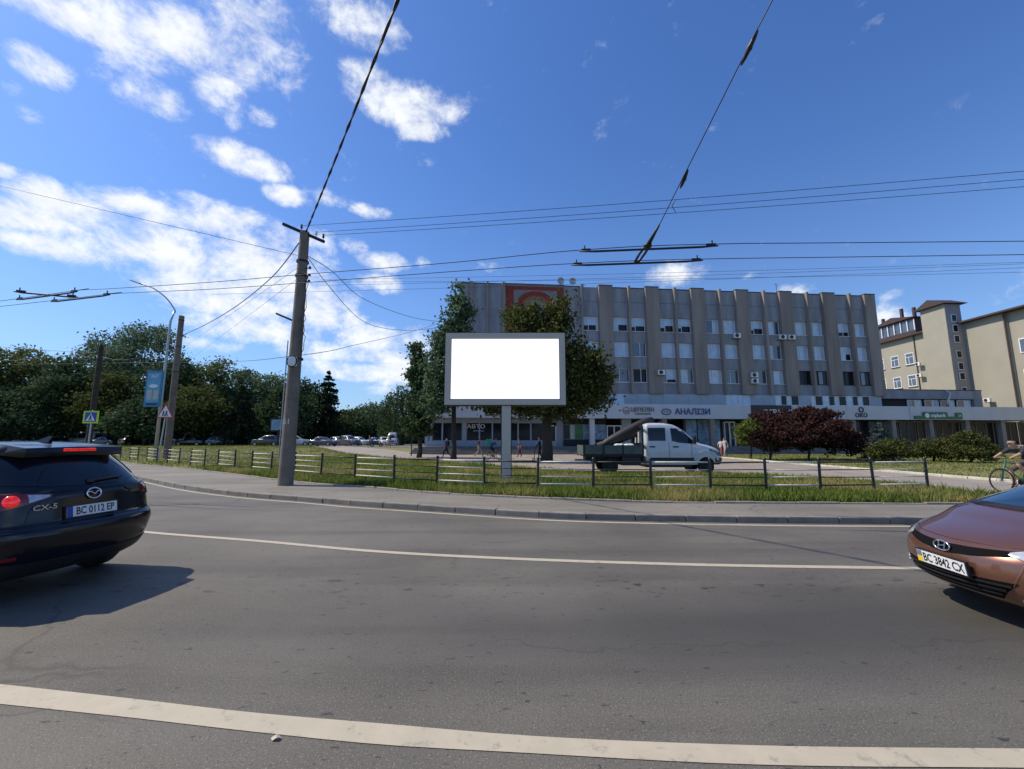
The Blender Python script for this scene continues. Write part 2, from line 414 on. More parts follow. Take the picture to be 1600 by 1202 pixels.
# ------------------------------------------------------------------ ground, road, kerbs, pavement
ZW = .12                                           # level of everything beyond the kerb
K_pts = [G(*p) for p in ((225, 751), (321, 769), (402, 778), (480, 784), (560, 791), (637, 796), (740, 803), (860, 810), (1036, 815), (1240, 818), (1420, 819), (1600, 820))]
K = curve_x([(-420, 330), (-120, 105), (-60, 55), (-38, 35.5), (-24, 24.2)] + [(p.x, p.y) for p in K_pts] + [(24, 7.7), (60, 6.2), (420, -30)])
B_pts = [G(px, py, ZW) for px, py in ((200, 724), (321, 736), (434, 750), (504, 757), (582, 762.5), (665, 770), (729, 774), (860, 780), (1012, 785), (1240, 787), (1400, 788))]
Bk = curve_x([(-420, 345), (-120, 116), (-60, 62), (-42, 44)] + [(p.x, p.y) for p in B_pts] + [(20, 10.3), (60, 9.4), (420, -26)])
D = curve_x([(-420, 400), (-120, 190), (-60, 92), (-32, 66), (-15.4, 42), (-4.5, 30), (2, 21.9), (3.8, 19.9), (8.8, 19.3), (11.3, 18.0), (12.8, 15.2), (13.3, 12.2)])


def rise(x, y):
    return .62 * smooth01(32, 66, y) * smooth01(-5, -16, x)


def gz(x, y): return ZW + rise(x, y)


XS = np.unique(np.concatenate([[-420, -250, -160, -110], np.linspace(-80, -30, 26), np.linspace(-30, 20, 101), np.linspace(20, 80, 25), [110, 160, 250, 420]]))
gv = []; gf = []
offs = [-900, -40, -.2, .04, .1] + list(np.linspace(1, 60, 40)) + list(np.linspace(64, 130, 14)) + [200, 400, 900]
for x in XS:
    k = float(K(x))
    for o_ in offs:
        y = k + o_
        gv.append((x * (1 if abs(x) < 400 else 2.2), y, -.04 if o_ < .08 else float(gz(x, y)) - .02))
n_ = len(offs)
for i in range(len(XS) - 1):
    for j in range(n_ - 1): gf.append((i * n_ + j, (i + 1) * n_ + j, (i + 1) * n_ + j + 1, i * n_ + j + 1))
tag(fast_mesh('ground', gv, gf, MT['soil']), kind='structure')
strip('road', XS, lambda x: -16 + 0 * x, lambda x: K(x) - .005, lambda x, y: 0, MT['asphalt'], ny=2)
walkway = strip('sidewalk', XS, lambda x: K(x) + .15, lambda x: Bk(x), lambda x, y: ZW - .006, MT['walk'], ny=2)

# painted lines: kerb line, lane line, near edge line
XL = np.linspace(-24, 40, 200)
strip('kerb_line', XL, lambda x: K(x) - .3, lambda x: K(x) - .19, lambda x, y: .004, MT['paint'])
lane_pts = [G(*p) for p in ((225, 831.5), (400, 845.5), (600, 863), (800, 873.5), (1050, 882), (1420, 888.5))]
lane = curve_x([(-60, 42), (-38, 26.5), (-24, 17.2), (-14, 11.6)] + [(p.x, p.y) for p in lane_pts] + [(14, 5.25), (40, 4.1)])
strip('lane_line', np.linspace(-50, 40, 220), lambda x: lane(x) - .055, lambda x: lane(x) + .065, lambda x, y: .004, MT['paint'])
et = [G(*p) for p in ((0, 1070), (200, 1092), (400, 1115), (600, 1132), (800, 1149), (1150, 1165), (1600, 1171))]
eb = [G(*p) for p in ((0, 1101), (200, 1122), (400, 1145), (600, 1165), (800, 1176.5), (1150, 1195), (1600, 1201))]
et = curve_x([(-30, 12.5), (-14, 5.6), (-7, 3.55)] + [(p.x, p.y) for p in et] + [(8, 2.42), (30, 1.6)])
eb = curve_x([(-30, 12.35), (-14, 5.45), (-7, 3.4)] + [(p.x, p.y) for p in eb] + [(8, 2.28), (30, 1.46)])
strip('edge_line', np.linspace(-28, 28, 240), lambda x: eb(x), lambda x: et(x), lambda x, y: .004, MT['paint'])


def stones(name, child, fn, x0, x1, step, depth, zlo, zhi, mat, jit=.006, gap=.012, label=None):
    root = bpy.data.objects.new(name, None); COL.objects.link(root); tag(root, kind='structure')
    xs = np.linspace(x0, x1, int((x1 - x0) * 60)); ys = fn(xs); s = np.concatenate([[0], np.cumsum(np.hypot(np.diff(xs), np.diff(ys)))])
    m = MB(); m.box((0, 0, 0), (step - gap, depth, zhi - zlo)); o0 = m.build(child, mat, root, bevel=.018)
    n = int(s[-1] / step)
    for k in range(n):
        a, b = np.interp([(k) * step, (k + 1) * step], s, xs); c, d = float(fn(a)), float(fn(b))
        o = o0 if k == 0 else o0.copy()
        if k: COL.objects.link(o)
        t = Vector((b - a, d - c, 0)).normalized(); nn = Vector((-t.y, t.x, 0))
        p = Vector(((a + b) / 2, (c + d) / 2, (zlo + zhi) / 2)) + nn * (depth / 2 + RN.uniform(-jit, jit))
        o.location = p + Vector((0, 0, RN.uniform(-jit, jit))); o.rotation_euler = (RN.uniform(-.02, .02), RN.uniform(-.004, .004), math.atan2(t.y, t.x) + RN.uniform(-.006, .006))
    return root


stones('kerb', 'kerb_stone', K, -24, 22, 1.0, .16, -.06, ZW + .005, MT['kerb'])
stones('sidewalk_edging', 'edging_stone', Bk, -36, 13.2, 1.0, .09, -.04, ZW + .035, MT['edging'], jit=.012)
# far ends of the kerb, too far off to tell the stones apart
for a, b in ((-120, -24), (22, 90)):
    kx = np.linspace(a, b, 30)
    tag(strip('kerb_run', kx, lambda x: K(x), lambda x: K(x) + .16, lambda x, y: ZW + .004, MT['kerb'], kind='structure'))

# plaza, driveway and parking
xs_p = np.concatenate([np.linspace(-60, 18.2, 150)])
strip('plaza_paving', np.linspace(-32, 13.3, 130), lambda x: D(x), lambda x: np.minimum(52 + .09 * x, 47.5 + 0 * x) + np.where(x < -12, np.clip(-(x + 12) * 1.2, 0, 26), 0) + .5, lambda x, y: gz(x, y) + .002, MT['plaza'], ny=10)
strip('driveway', np.linspace(13.3, 18.2, 8), lambda x: Bk(x) + .005, lambda x: 48 + 0 * x, lambda x, y: gz(x, y) + .002, MT['plaza'], ny=12)
strip('parking_lot', np.linspace(-110, -12.5, 80), lambda x: np.where(x < -32, 63.5 - (x + 32) * .25, 66 - (x + 32) * .45) + 0 * x, lambda x: 130 + 0 * x, lambda x, y: gz(x, y) + .006, MT['asphalt2'], ny=6)
kr = stones('lawn_kerb', 'kerb_stone', lambda x: 13.0 + 0 * np.asarray(x, float), 18.3, 19.5, 1.0, .14, ZW - .1, ZW + .1, MT['palekerb'])
o0 = kr.children[0]
for k in range(34):
    o = o0.copy(); COL.objects.link(o); o.location = (18.3 + RN.uniform(-.015, .015), 13.5 + k, ZW); o.rotation_euler = (0, 0, R(90) + RN.uniform(-.02, .02))

# ------------------------------------------------------------------ grass
def grass(name, label, P, h0, h1, w, seed):
    r = np.random.RandomState(seed); n = len(P)
    h = r.uniform(h0, h1, n) * (.6 + .8 * r.rand(n)); a = r.uniform(0, 2 * np.pi, n); lean = r.uniform(.05, .65, n) * h; b = r.uniform(0, 2 * np.pi, n)
    ww = w * r.uniform(.6, 1.5, n)
    d = np.stack([np.cos(a), np.sin(a), 0 * a], 1) * ww[:, None] / 2
    tip = P + np.stack([np.cos(b) * lean, np.sin(b) * lean, h], 1)
    mid = P + np.stack([np.cos(b) * lean * .35, np.sin(b) * lean * .35, h * .58], 1)
    V = np.stack([P - d, P + d, mid + d * .7, tip, mid - d * .7], 1).reshape(-1, 3)
    F = np.arange(n * 5).reshape(n, 5)
    return tag(fast_mesh(name, V, F, MT['grass']), label, 'grass', kind='stuff')


def patchy(x, y):
    return .5 + .5 * np.sin(x * 1.7 + 2 * np.sin(y * .9)) * np.sin(y * 1.3 + 1.5 * np.sin(x * .6 + 1))


def scatter(n, x0, x1, lo, hi, seed):
    r = np.random.RandomState(seed); x = r.uniform(x0, x1, n); a = lo(x); b = hi(x); y = a + (b - a) * r.rand(n)
    keep = (r.rand(n) < .35 + .65 * patchy(x, y)) & (b > a); x, y = x[keep], y[keep]
    return np.stack([x, y, gz(x, y) - .015], 1)


Pn = np.concatenate([scatter(120000, -16, 13.1, lambda x: Bk(x) + .12, lambda x: np.minimum(Bk(x) + 3.8, D(x) - .1), 1),
                     scatter(16000, -16, 13.1, lambda x: Bk(x) + .1, lambda x: np.minimum(Bk(x) + .9, D(x) - .1), 7)])
grass('verge_grass', 'rough green and straw coloured grass along the black and white fence', Pn, .09, .26, .022, 2)
Pf = np.concatenate([scatter(90000, -16, 12.8, lambda x: Bk(x) + 3.6, lambda x: np.maximum(np.minimum(D(x) - .1, 60), Bk(x) + 3.6), 3),
                     scatter(80000, -75, -16, lambda x: Bk(x) + .12, lambda x: np.minimum(D(x), 66 - (x + 32) * .2) - .2, 4)])
grass('meadow_grass', 'sparse mown grass between the fence and the parking lot', Pf, .06, .2, .035, 5)
Pl = scatter(70000, 18.5, 52, lambda x: 12.5 + 0 * x, lambda x: 46 + .0 * x, 6)
grass('lawn_grass', 'mown lawn around the junipers and the red-leaved shrub', Pl, .04, .1, .04, 8)

# ------------------------------------------------------------------ fence
posts_px = [(188, 716.5), (202, 718), (215, 719.5), (229, 721), (245, 723), (261, 724.5), (279, 726.3), (297, 728), (319, 730), (340, 732.5), (366, 735), (393, 738), (423, 741), (459, 744.5), (501, 749), (554, 754),
            (615, 759), (682, 763.5), (757, 767.5), (840, 770), (927, 771.5), (1018, 772.5), (1111, 773), (1198, 773), (1283, 773), (1367.5, 772), (1451, 770.5)]
fp = [G(px, py, ZW) for px, py in posts_px]
d0 = (fp[0] - fp[2]).normalized()
fp = [fp[0] + d0 * 2.0 * k for k in range(8, 0, -1)] + fp
fence = thing('street_fence', 'low steel fence with alternating black and white rail sections along the sidewalk', 'fence')
m = MB(); m.tube([(0, 0, -.1), (0, 0, .98)], .038, 10); m.lathe([(.0, 1.04), (.035, 1.03), (.05, 1.0), (.035, .975), (.038, .96)], n=10)
m.lathe([(.06, .0), (.06, .03), (.04, .05)], n=10)
pm = m.build('post', MT['black_paint'], fence, smooth=False)
auto_smooth(pm)
n0 = 8
for k, p in enumerate(fp):
    o = pm if k == 0 else pm.copy()
    if k: COL.objects.link(o)
    o.location = (p.x, p.y, ZW); o.rotation_euler = (RN.uniform(-.03, .03), RN.uniform(-.03, .03), RN.uniform(0, 6))
for k in range(len(fp) - 1):
    a, b = fp[k], fp[k + 1]; white = ((k - n0) % 2 == 1)
    for zz in (.9, .69, .48, .26):
        m = MB(); dz = RN.uniform(-.008, .008); dd = (b - a).normalized() * .04
        m.tube([(a.x + dd.x, a.y + dd.y, ZW + zz + dz), (b.x - dd.x, b.y - dd.y, ZW + zz + RN.uniform(-.008, .008))], .021 if zz in (.9, .26) else .014, 6)
        m.build('rail', MT['white_paint' if white else 'black_paint'], fence, smooth=True, fix=False)
# ------------------------------------------------------------------ trees and shrubs
def leaf_quads(P, size, rnd, updir=.3, aspect=.6):
    n = len(P); a = rnd.normal(size=(n, 3)); a[:, 2] += updir; a /= np.linalg.norm(a, axis=1)[:, None]
    t = rnd.normal(size=(n, 3)); u = np.cross(a, t); u /= np.linalg.norm(u, axis=1)[:, None]; w = np.cross(a, u)
    s = (size * rnd.uniform(.6, 1.4, n))[:, None] / 2
    V = np.stack([P - u * s, P - w * s * aspect, P + u * s, P + w * s * aspect + a * s * .25], 1).reshape(-1, 3)
    return V, np.arange(n * 4).reshape(n, 4)


def crown_points(blobs, n, rnd, clump=.5, nclump=60):
    """leaf positions: clumps sit on the shells of the blobs, leaves gather in the clumps"""
    vol = np.array([(b[3] * b[4] * b[5]) ** .67 for b in blobs]); pr = vol / vol.sum(); out = []
    for b, q in zip(blobs, pr):
        m = max(60, int(n * q)); nc = max(8, int(nclump * q * len(blobs) / 2))
        d = rnd.normal(size=(nc, 3)); d /= np.linalg.norm(d, axis=1)[:, None]; r = rnd.uniform(.35, 1.12, nc) ** .6
        cen = d * r[:, None] * np.array(b[3:6]) + np.array(b[:3])
        i = rnd.randint(0, nc, m); g = rnd.normal(size=(m, 3)) * clump * np.array([1, 1, .6]); out.append(cen[i] + g)
        k = m // 3; d = rnd.normal(size=(k, 3)); d /= np.linalg.norm(d, axis=1)[:, None]
        out.append(d * (rnd.uniform(.3, 1, k) ** .5)[:, None] * np.array(b[3:6]) * .9 + np.array(b[:3]))
    return np.concatenate(out)


def limbs(m, base, top, r, blobs, rnd, n=7):
    base = Vector(base); top = Vector(top)
    pts = [base.lerp(top, t) + Vector((rnd.uniform(-.12, .12), rnd.uniform(-.12, .12), 0)) * (t > 0) for t in (0, .08, .3, .6, 1)]
    m.tube(pts, [r * 1.35, r, r * .85, r * .6, r * .2], 9)
    for k in range(n):
        b = blobs[k % len(blobs)]; t = rnd.uniform(.3, .75); s = base.lerp(top, t)
        e = Vector((b[0] + rnd.uniform(-.4, .4) * b[3], b[1] + rnd.uniform(-.4, .4) * b[4], b[2] + rnd.uniform(-.1, .4) * b[5]))
        mid = s.lerp(e, .5) + Vector((0, 0, .3)); m.tube([s, mid, e], [r * .42, r * .26, r * .08], 6)


def leafy_tree(name, label, loc, blobs, n, leaf, mat, r=.3, seed=1, clump=.5, nclump=60, group=None, top=None, cat='tree', updir=.3):
    rnd = np.random.RandomState(seed); t = thing(name, label, cat, loc, 0, group)
    P = crown_points(blobs, n, rnd, clump, nclump); P[:, 2] = np.maximum(P[:, 2], .15)
    V, F = leaf_quads(P, leaf, rnd, updir); fast_mesh('crown', V, F, mat, t)
    zt = top or max(b[2] for b in blobs); c = np.mean([b[:2] for b in blobs], axis=0) * .5
    m = MB(); limbs(m, (0, 0, -.15), (c[0], c[1], zt), r, blobs, rnd, max(5, len(blobs))); m.build('trunk', MT['bark'], t, smooth=True, fix=False)
    return t


def conifer(name, label, loc, h, rad, n, leaf, mat, seed=1, z0=.4, droop=.35, power=1., whorls=26, group=None):
    rnd = np.random.RandomState(seed); t = thing(name, label, 'tree', loc, 0, group); P = []
    for k in range(whorls):
        q = (k + rnd.rand() * .6) / whorls; z = z0 + (h - z0) * q; rr = rad * (1 - q) ** power + .1; nb = max(4, int(9 * (1 - q) + 4))
        for j in range(nb):
            a = rnd.uniform(0, 6.283); L_ = rr * rnd.uniform(.7, 1.12); m_ = max(4, int(n / whorls / nb * (1.6 - q)))
            s = rnd.rand(m_) ** .7; x = L_ * s; wv = .16 * L_ * rnd.normal(size=m_) * (1.15 - s)
            zz = z - droop * L_ * s + .25 * droop * L_ * s * s + rnd.normal(size=m_) * .05 * rr - .12 * rnd.rand(m_) * L_ * .5
            P.append(np.stack([x * np.cos(a) - wv * np.sin(a), x * np.sin(a) + wv * np.cos(a), zz], 1))
    P = np.concatenate(P); P[:, 2] = np.maximum(P[:, 2], .1); V, F = leaf_quads(P, leaf, rnd, .1, .45); fast_mesh('crown', V, F, mat, t)
    m = MB(); m.tube([(0, 0, -.15), (0, 0, h * .5), (0, 0, h * .98)], [h * .016 + .03, h * .01, .02], 8); m.build('trunk', MT['bark'], t, smooth=True, fix=False)
    return t


MT['leaf_mid'] = leaf_material('leaf_mid_green', (.046, .08, .028), (.2, .26, .1), .35, patch=(.1, .1, .035), pscale=.2)
MT['leaf_dark'] = leaf_material('leaf_dark_green', (.024, .046, .024), (.095, .145, .06), .3)
MT['leaf_blue'] = leaf_material('leaf_blue_green', (.04, .076, .046), (.18, .25, .13), .3)
MT['leaf_gold'] = leaf_material('leaf_gold_green', (.032, .048, .016), (.14, .15, .042), .35, patch=(.08, .1, .032), pscale=.5)
MT['leaf_red'] = leaf_material('leaf_dark_red', (.028, .015, .015), (.1, .042, .038), .3, patch=(.06, .035, .03), pscale=.6)
MT['leaf_fresh'] = leaf_material('leaf_fresh_green', (.06, .09, .02), (.16, .2, .05), .35)
MT['leaf_juniper'] = leaf_material('leaf_juniper', (.022, .04, .014), (.12, .14, .042), .3, patch=(.1, .1, .03), pscale=.8)
MT['needle_blue'] = leaf_material('needle_blue', (.05, .075, .075), (.13, .17, .17), .2)
MT['needle_dark'] = leaf_material('needle_dark', (.012, .024, .014), (.034, .052, .026), .2)


def at(px, Y):
    x = ray(px, 688)[0] / ray(px, 688)[1] * Y; return Vector((x, Y, float(gz(x, Y))))


def top_z(px, py, Y): return PY(px, py, Y).z


def round_blobs(w, z0, z1, seed, n=6, depth=None):
    """an uneven broad crown: half width w between heights z0 and z1"""
    r = random.Random(seed); h = (z1 - z0) / 2; zc = (z0 + z1) / 2; out = [(0, 0, zc + .1 * h, w * .62, (depth or w) * .62, h * .82)]
    for k in range(n):
        a = 6.283 * k / n + r.uniform(-.4, .4); q = r.uniform(.45, .68); zz = zc + r.uniform(-.55, .42) * h
        out.append((math.cos(a) * w * q, math.sin(a) * (depth or w) * q, zz, w * r.uniform(.34, .5), (depth or w) * r.uniform(.34, .5), h * r.uniform(.34, .52)))
    out.append((r.uniform(-.2, .2) * w, 0, z1 - .3 * h, w * .35, w * .35, h * .3))
    return out


# park behind the parking lot: (px, depth, half width in px, top py, bottom height, material, label)
park = [(-70, 74, 90, 536, 1.5, 'leaf_mid', 'broad green tree at the far left edge of the park'),
        (30, 82, 75, 545, 1.8, 'leaf_mid', 'rounded park tree left of the pedestrian crossing sign'),
        (95, 74, 62, 556, 1.2, 'leaf_dark', 'dark bushy park tree behind the white van'),
        (205, 88, 98, 506, 3, 'leaf_blue', 'tallest spreading park tree rising behind the lamp post'),
        (165, 72, 62, 585, 1., 'leaf_gold', 'yellowish low park tree between the two poles'),
        (262, 74, 58, 560, 1., 'leaf_dark', 'dark park tree directly behind the banner post'),
        (322, 78, 56, 560, 1., 'leaf_mid', 'green park tree right of the banner post'),
        (300, 69, 48, 604, .8, 'leaf_gold', 'olive lower tree behind the black parked sedan'),
        (385, 84, 62, 576, 1.5, 'leaf_blue', 'wide bluish park tree left of the utility pole'),
        (440, 76, 46, 600, .8, 'leaf_dark', 'dark park tree just left of the utility pole'),
        (475, 86, 40, 590, 1., 'leaf_dark', 'dark park tree showing right behind the utility pole'),
        (545, 95, 48, 640, .6, 'leaf_dark', 'low dark tree right of the tall spruce'),
        (588, 100, 44, 632, .6, 'leaf_blue', 'distant rounded tree left of the weeping willow'),
        (15, 68, 70, 612, .6, 'leaf_dark', 'low dark tree on the left above the black car roof'),
        (225, 66, 52, 625, .6, 'leaf_dark', 'low shaded tree behind the pale box van')]
for i, (px, Y, hw, ty, zb, mt_, lab) in enumerate(park):
    p = at(px, Y); w = hw / FPX * Y; zt = top_z(px, ty, Y) - p.z
    leafy_tree('park_tree', lab, p, round_blobs(w, zb, zt, i + 3, 7, w * .8), int(9500 * max(.6, hw / 60)), .5 if Y > 70 else .45, MT[mt_], .32, i + 20, .85, 46, 'trees of the park')
p = at(508, 84); conifer('spruce_tree', 'tall pointed spruce right of the utility pole', p, top_z(508, 577, 84) - p.z, 4.6, 9000, .5, MT['needle_dark'], 3, 1, .35, .8)
p = at(372, 70); conifer('spruce_tree', 'dark drooping spruce behind the parked cars left of the pole', p, top_z(372, 600, 70) - p.z, 4.6, 9000, .42, MT['needle_dark'], 4, .5, .45, .8)
# the wood closing the view behind the park trees
rw = np.random.RandomState(77); nw = 30000; xw = rw.uniform(-150, -12, nw); yw = 104 - (xw + 12) * -.05 + rw.uniform(-3, 3, nw); hw_ = 6.5 + 1.6 * np.sin(xw * .31) + 1.2 * np.sin(xw * .83 + 1)
V, F = leaf_quads(np.stack([xw, yw, .6 + hw_ * rw.rand(nw) ** .8], 1), 1.1, rw, .3); tag(fast_mesh('far_wood', V, F, MT['leaf_dark']), 'dark wood closing the view behind the park trees', 'trees', kind='stuff')
# weeping willow beside the building
p = at(628, 80); rw = np.random.RandomState(9); t = thing('weeping_willow', 'weeping willow with hanging dark curtains left of the grey building', 'tree', p)
zt = top_z(632, 598, 80) - p.z; Pw = []
for k in range(210):
    a = rw.uniform(0, 6.283); rr = 4.3 * rw.rand() ** .5; ztop = zt * (1 - .3 * (rr / 4.3) ** 2) * rw.uniform(.88, 1); zb = rw.uniform(.6, 3.2); mm = 60
    s = rw.rand(mm); Pw.append(np.stack([rr * np.cos(a) * (1 + .12 * s) + rw.normal(size=mm) * .12, rr * np.sin(a) * (1 + .12 * s) + rw.normal(size=mm) * .12, ztop + (zb - ztop) * s], 1))
V, F = leaf_quads(np.concatenate(Pw), .42, rw, 0, .35); fast_mesh('crown', V, F, MT['leaf_dark'], t)
m = MB(); limbs(m, (0, 0, -.1), (0, 0, zt * .8), .35, [(1.5, 0, zt * .8, 1, 1, 1), (-1.5, .5, zt * .75, 1, 1, 1), (0, -1.5, zt * .8, 1, 1, 1)], rw, 6); m.build('trunk', MT['bark'], t, smooth=True, fix=False)

# trees in front of the building
pA = at(709, 31.5)
tz = top_z(716, 438, 31.5) - pA.z
leafy_tree('slender_tree', 'slender dark tree with a pointed top at the left corner of the building', pA,
           [(.2, 0, tz * .93, .45, .45, tz * .07), (.1, 0, tz * .8, .95, .9, tz * .12), (-.1, 0, tz * .66, 1.35, 1.2, tz * .13), (.6, .2, tz * .84, .7, .6, tz * .06), (-.9, .1, tz * .62, .9, .9, tz * .09), (-.5, 0, tz * .5, 1.8, 1.4, tz * .12), (-1.3, .2, tz * .42, 1.3, 1.2, tz * .1), (.5, 0, tz * .38, 1.7, 1.4, tz * .1), (-1.0, -.3, tz * .3, 1.2, 1.0, tz * .07)],
           11500, .25, MT['leaf_blue'], .2, 41, .34, 55, top=tz * .9)
pB = at(853, 30.2); tz = top_z(850, 452, 30.2) - pB.z
leafy_tree('chestnut_tree', 'big spreading tree with dark trunk behind the billboard', pB,
           [(-1.9, .2, tz * .78, 1.3, 1.2, tz * .13), (.2, .2, tz * .76, 1.5, 1.3, tz * .13), (1.3, 0, tz * .86, .75, .7, tz * .1), (-.9, 0, tz * .86, .6, .6, tz * .07), (-.6, 0, tz * .64, 2.7, 2.0, tz * .16), (2.3, -.2, tz * .54, 1.9, 1.7, tz * .13), (3.3, 0, tz * .48, 1.6, 1.4, tz * .11), (1.6, 0, tz * .4, 2.4, 2.0, tz * .11),
            (-2.6, .1, tz * .46, 1.9, 1.6, tz * .14), (3.2, .3, tz * .37, 1.5, 1.3, tz * .07), (-1.2, -.3, tz * .34, 2.4, 1.7, tz * .08), (.8, -.4, tz * .3, 2.6, 1.6, tz * .07), (-3.4, 0, tz * .33, 1.5, 1.2, tz * .06)],
           24000, .27, MT['leaf_gold'], .38, 42, .45, 64, top=tz * .85)
pC = at(655, 37); tz = top_z(656, 530, 37) - pC.z
leafy_tree('columnar_tree', 'narrow shaded tree at the left end of the low shop front', pC,
           [(-.4, 0, tz * .9, .45, .45, tz * .1), (-.3, 0, tz * .72, .95, .9, tz * .14), (.1, 0, tz * .55, 1.1, 1.0, tz * .13), (.3, 0, tz * .4, 1.3, 1.2, tz * .13), (-.2, 0, tz * .28, 1.3, 1.2, tz * .1)],
           9000, .26, MT['leaf_dark'], .2, 43, .32, 60, top=tz * .9)

# lawn shrubs
def shrub(name, label, px, Y, hw, ty, mat, n, leaf, seed, flat=.75, bottom=.12):
    p = at(px, Y); w = hw / FPX * Y; zt = top_z(px, ty, Y) - p.z
    return leafy_tree(name, label, p, round_blobs(w, bottom, zt, seed, 8, w * flat), n, leaf, MT[mat], .09, seed, .18, 80, cat='shrub', updir=.6)


shrub('red_shrub', 'wide dark red-leaved shrub in front of the canopy', 1262, 33.5, 84, 636, 'leaf_red', 24000, .2, 51, .6, .15)
shrub('red_shrub', 'smaller dark red and green shrub at the left of the wide red one', 1203, 33, 36, 652, 'leaf_red', 7000, .18, 52, .8, .1)
shrub('green_shrub', 'light green shrub at the left end of the red-leaved shrubs', 1174, 33.4, 31, 655, 'leaf_fresh', 4600, .18, 53, .8, .8)
p = at(1375, 33); conifer('blue_spruce', 'small blue spruce left of the juniper bushes', p, top_z(1375, 658, 33) - p.z, 1.5, 4200, .17, MT['needle_blue'], 6, .2, .2, .8, 14)
shrub('juniper_bush', 'low dark juniper bush below the blue spruce', 1392, 29.5, 38, 686, 'leaf_juniper', 6000, .14, 54)
shrub('juniper_bush', 'middle spreading juniper bush with yellowish tips', 1455, 31, 34, 687, 'leaf_juniper', 7000, .14, 55)
shrub('juniper_bush', 'largest rounded juniper bush at the right of the row', 1514, 29.5, 38, 676, 'leaf_juniper', 8000, .14, 56)
# ------------------------------------------------------------------ office building
MT['pier'] = material('pier_concrete', (.25, .222, .198), .9, var=.26, scale=.9, stretch=(1, 1, .12), bump=.4, bscale=18, detail=9)
MT['infill'] = material('infill_panel', (.26, .275, .305), .9, var=.3, scale=1.1, stretch=(1, 1, .18), bump=.4, bscale=14, detail=9)
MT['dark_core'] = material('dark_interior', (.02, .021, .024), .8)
MT['window_white'] = material('window_frame_white', (.75, .75, .75), .5, var=.05)
MT['pane_sky'] = material('pane_reflecting', (.07, .09, .12), .05, var=.25, scale=.7, spec=1., coat=.6)
MT['pane_blind'] = material('pane_with_blind', (.44, .58, .72), .12, var=.12, scale=1.2, spec=.6, coat=.6)
MT['pane_pale'] = material('pane_pale_curtain', (.5, .6, .7), .12, var=.15, scale=1.5, spec=.6, coat=.6)
MT['pane_dark'] = material('pane_dark', (.014, .016, .022), .12, var=.2, spec=.25)
MT['metal_blue'] = material('canopy_cladding', (.5, .52, .545), .5, var=.06, scale=.5, detail=8)
MT['band_panel'] = material('mezzanine_panel', (.37, .43, .47), .5, var=.07, scale=.8)
MT['maroon'] = material('maroon_cladding', (.03, .012, .016), .45)
MT['stone_step'] = material('step_stone', (.16, .15, .14), .8, var=.3, scale=1.2, detail=8)
MT['shop_frame'] = material('shop_frame_blue', (.3, .36, .42), .5, var=.06)
MT['sign_grey'] = material('sign_grey_letters', (.16, .15, .15), .5)
MT['sign_blue'] = material('sign_blue_letters', (.02, .07, .25), .4)
MT['sign_white'] = material('sign_white_letters', (.75, .75, .75), .4, var=.02)
MT['sign_green'] = material('sign_green_board', (.012, .12, .055), .4, var=.1)
MT['coping'] = material('roof_coping', (.05, .045, .042), .7)
FA = math.atan(.09)
office = thing('office_building', 'four-storey grey concrete office building with ribbed facade and shop canopy', 'building', (0, 49, 0), FA)


def pt(name, mat, parent, *boxes, bevel=0.):
    m = MB()
    for b in boxes: m.bb(*b)
    return m.build(name, mat, parent, bevel=bevel)


ZR = 20.7
pt('core_wall', MT['infill'], office, (-6.4, 48.0, .42, 15, 4.2, ZR - .25))
pt('roof_slab', MT['coping'], office, (-6.4, 48.1, .3, 15.2, ZR - .247, ZR - .1))
fl = [(8.65, 10.4), (11.85, 13.7), (15.05, 16.85)]
spans = [(7.25, 8.65), (10.4, 11.85), (13.7, 15.05), (16.85, 18.75), (18.765, ZR - .12)]
P0 = 10.78; PER = 5.96; PW = 1.72
bays = []
for k in range(7):
    x = P0 + PER * k; w = PW if k < 6 else 1.5
    pt('pilaster', MT['pier'], office, (x, x + w, -.42, .42, 7.25, ZR))
    pt('coping', MT['coping'], office, (x - .03, x + w + .03, -.46, .46, ZR + .002, ZR + .1))
    if k < 6: bays.append((x + w, x + PER))
for k, (a, b) in enumerate(bays):
    mid = (a + b) / 2
    pt('fin', MT['pier'], office, (mid - .13, mid + .13, -.5, .3, 7.25, ZR + .05))
    for (c, d) in ((a, mid - .13), (mid + .13, b)):
        for (z0, z1) in spans: pt('wall_panel', MT['infill'], office, (c + .004, d - .004, -.02 + RN.uniform(-.012, .012), .4, z0 + .012, z1 - .012))
        pt('coping', MT['coping'], office, (c + .031, d - .031, -.07, .46, ZR - .119, ZR - .02))


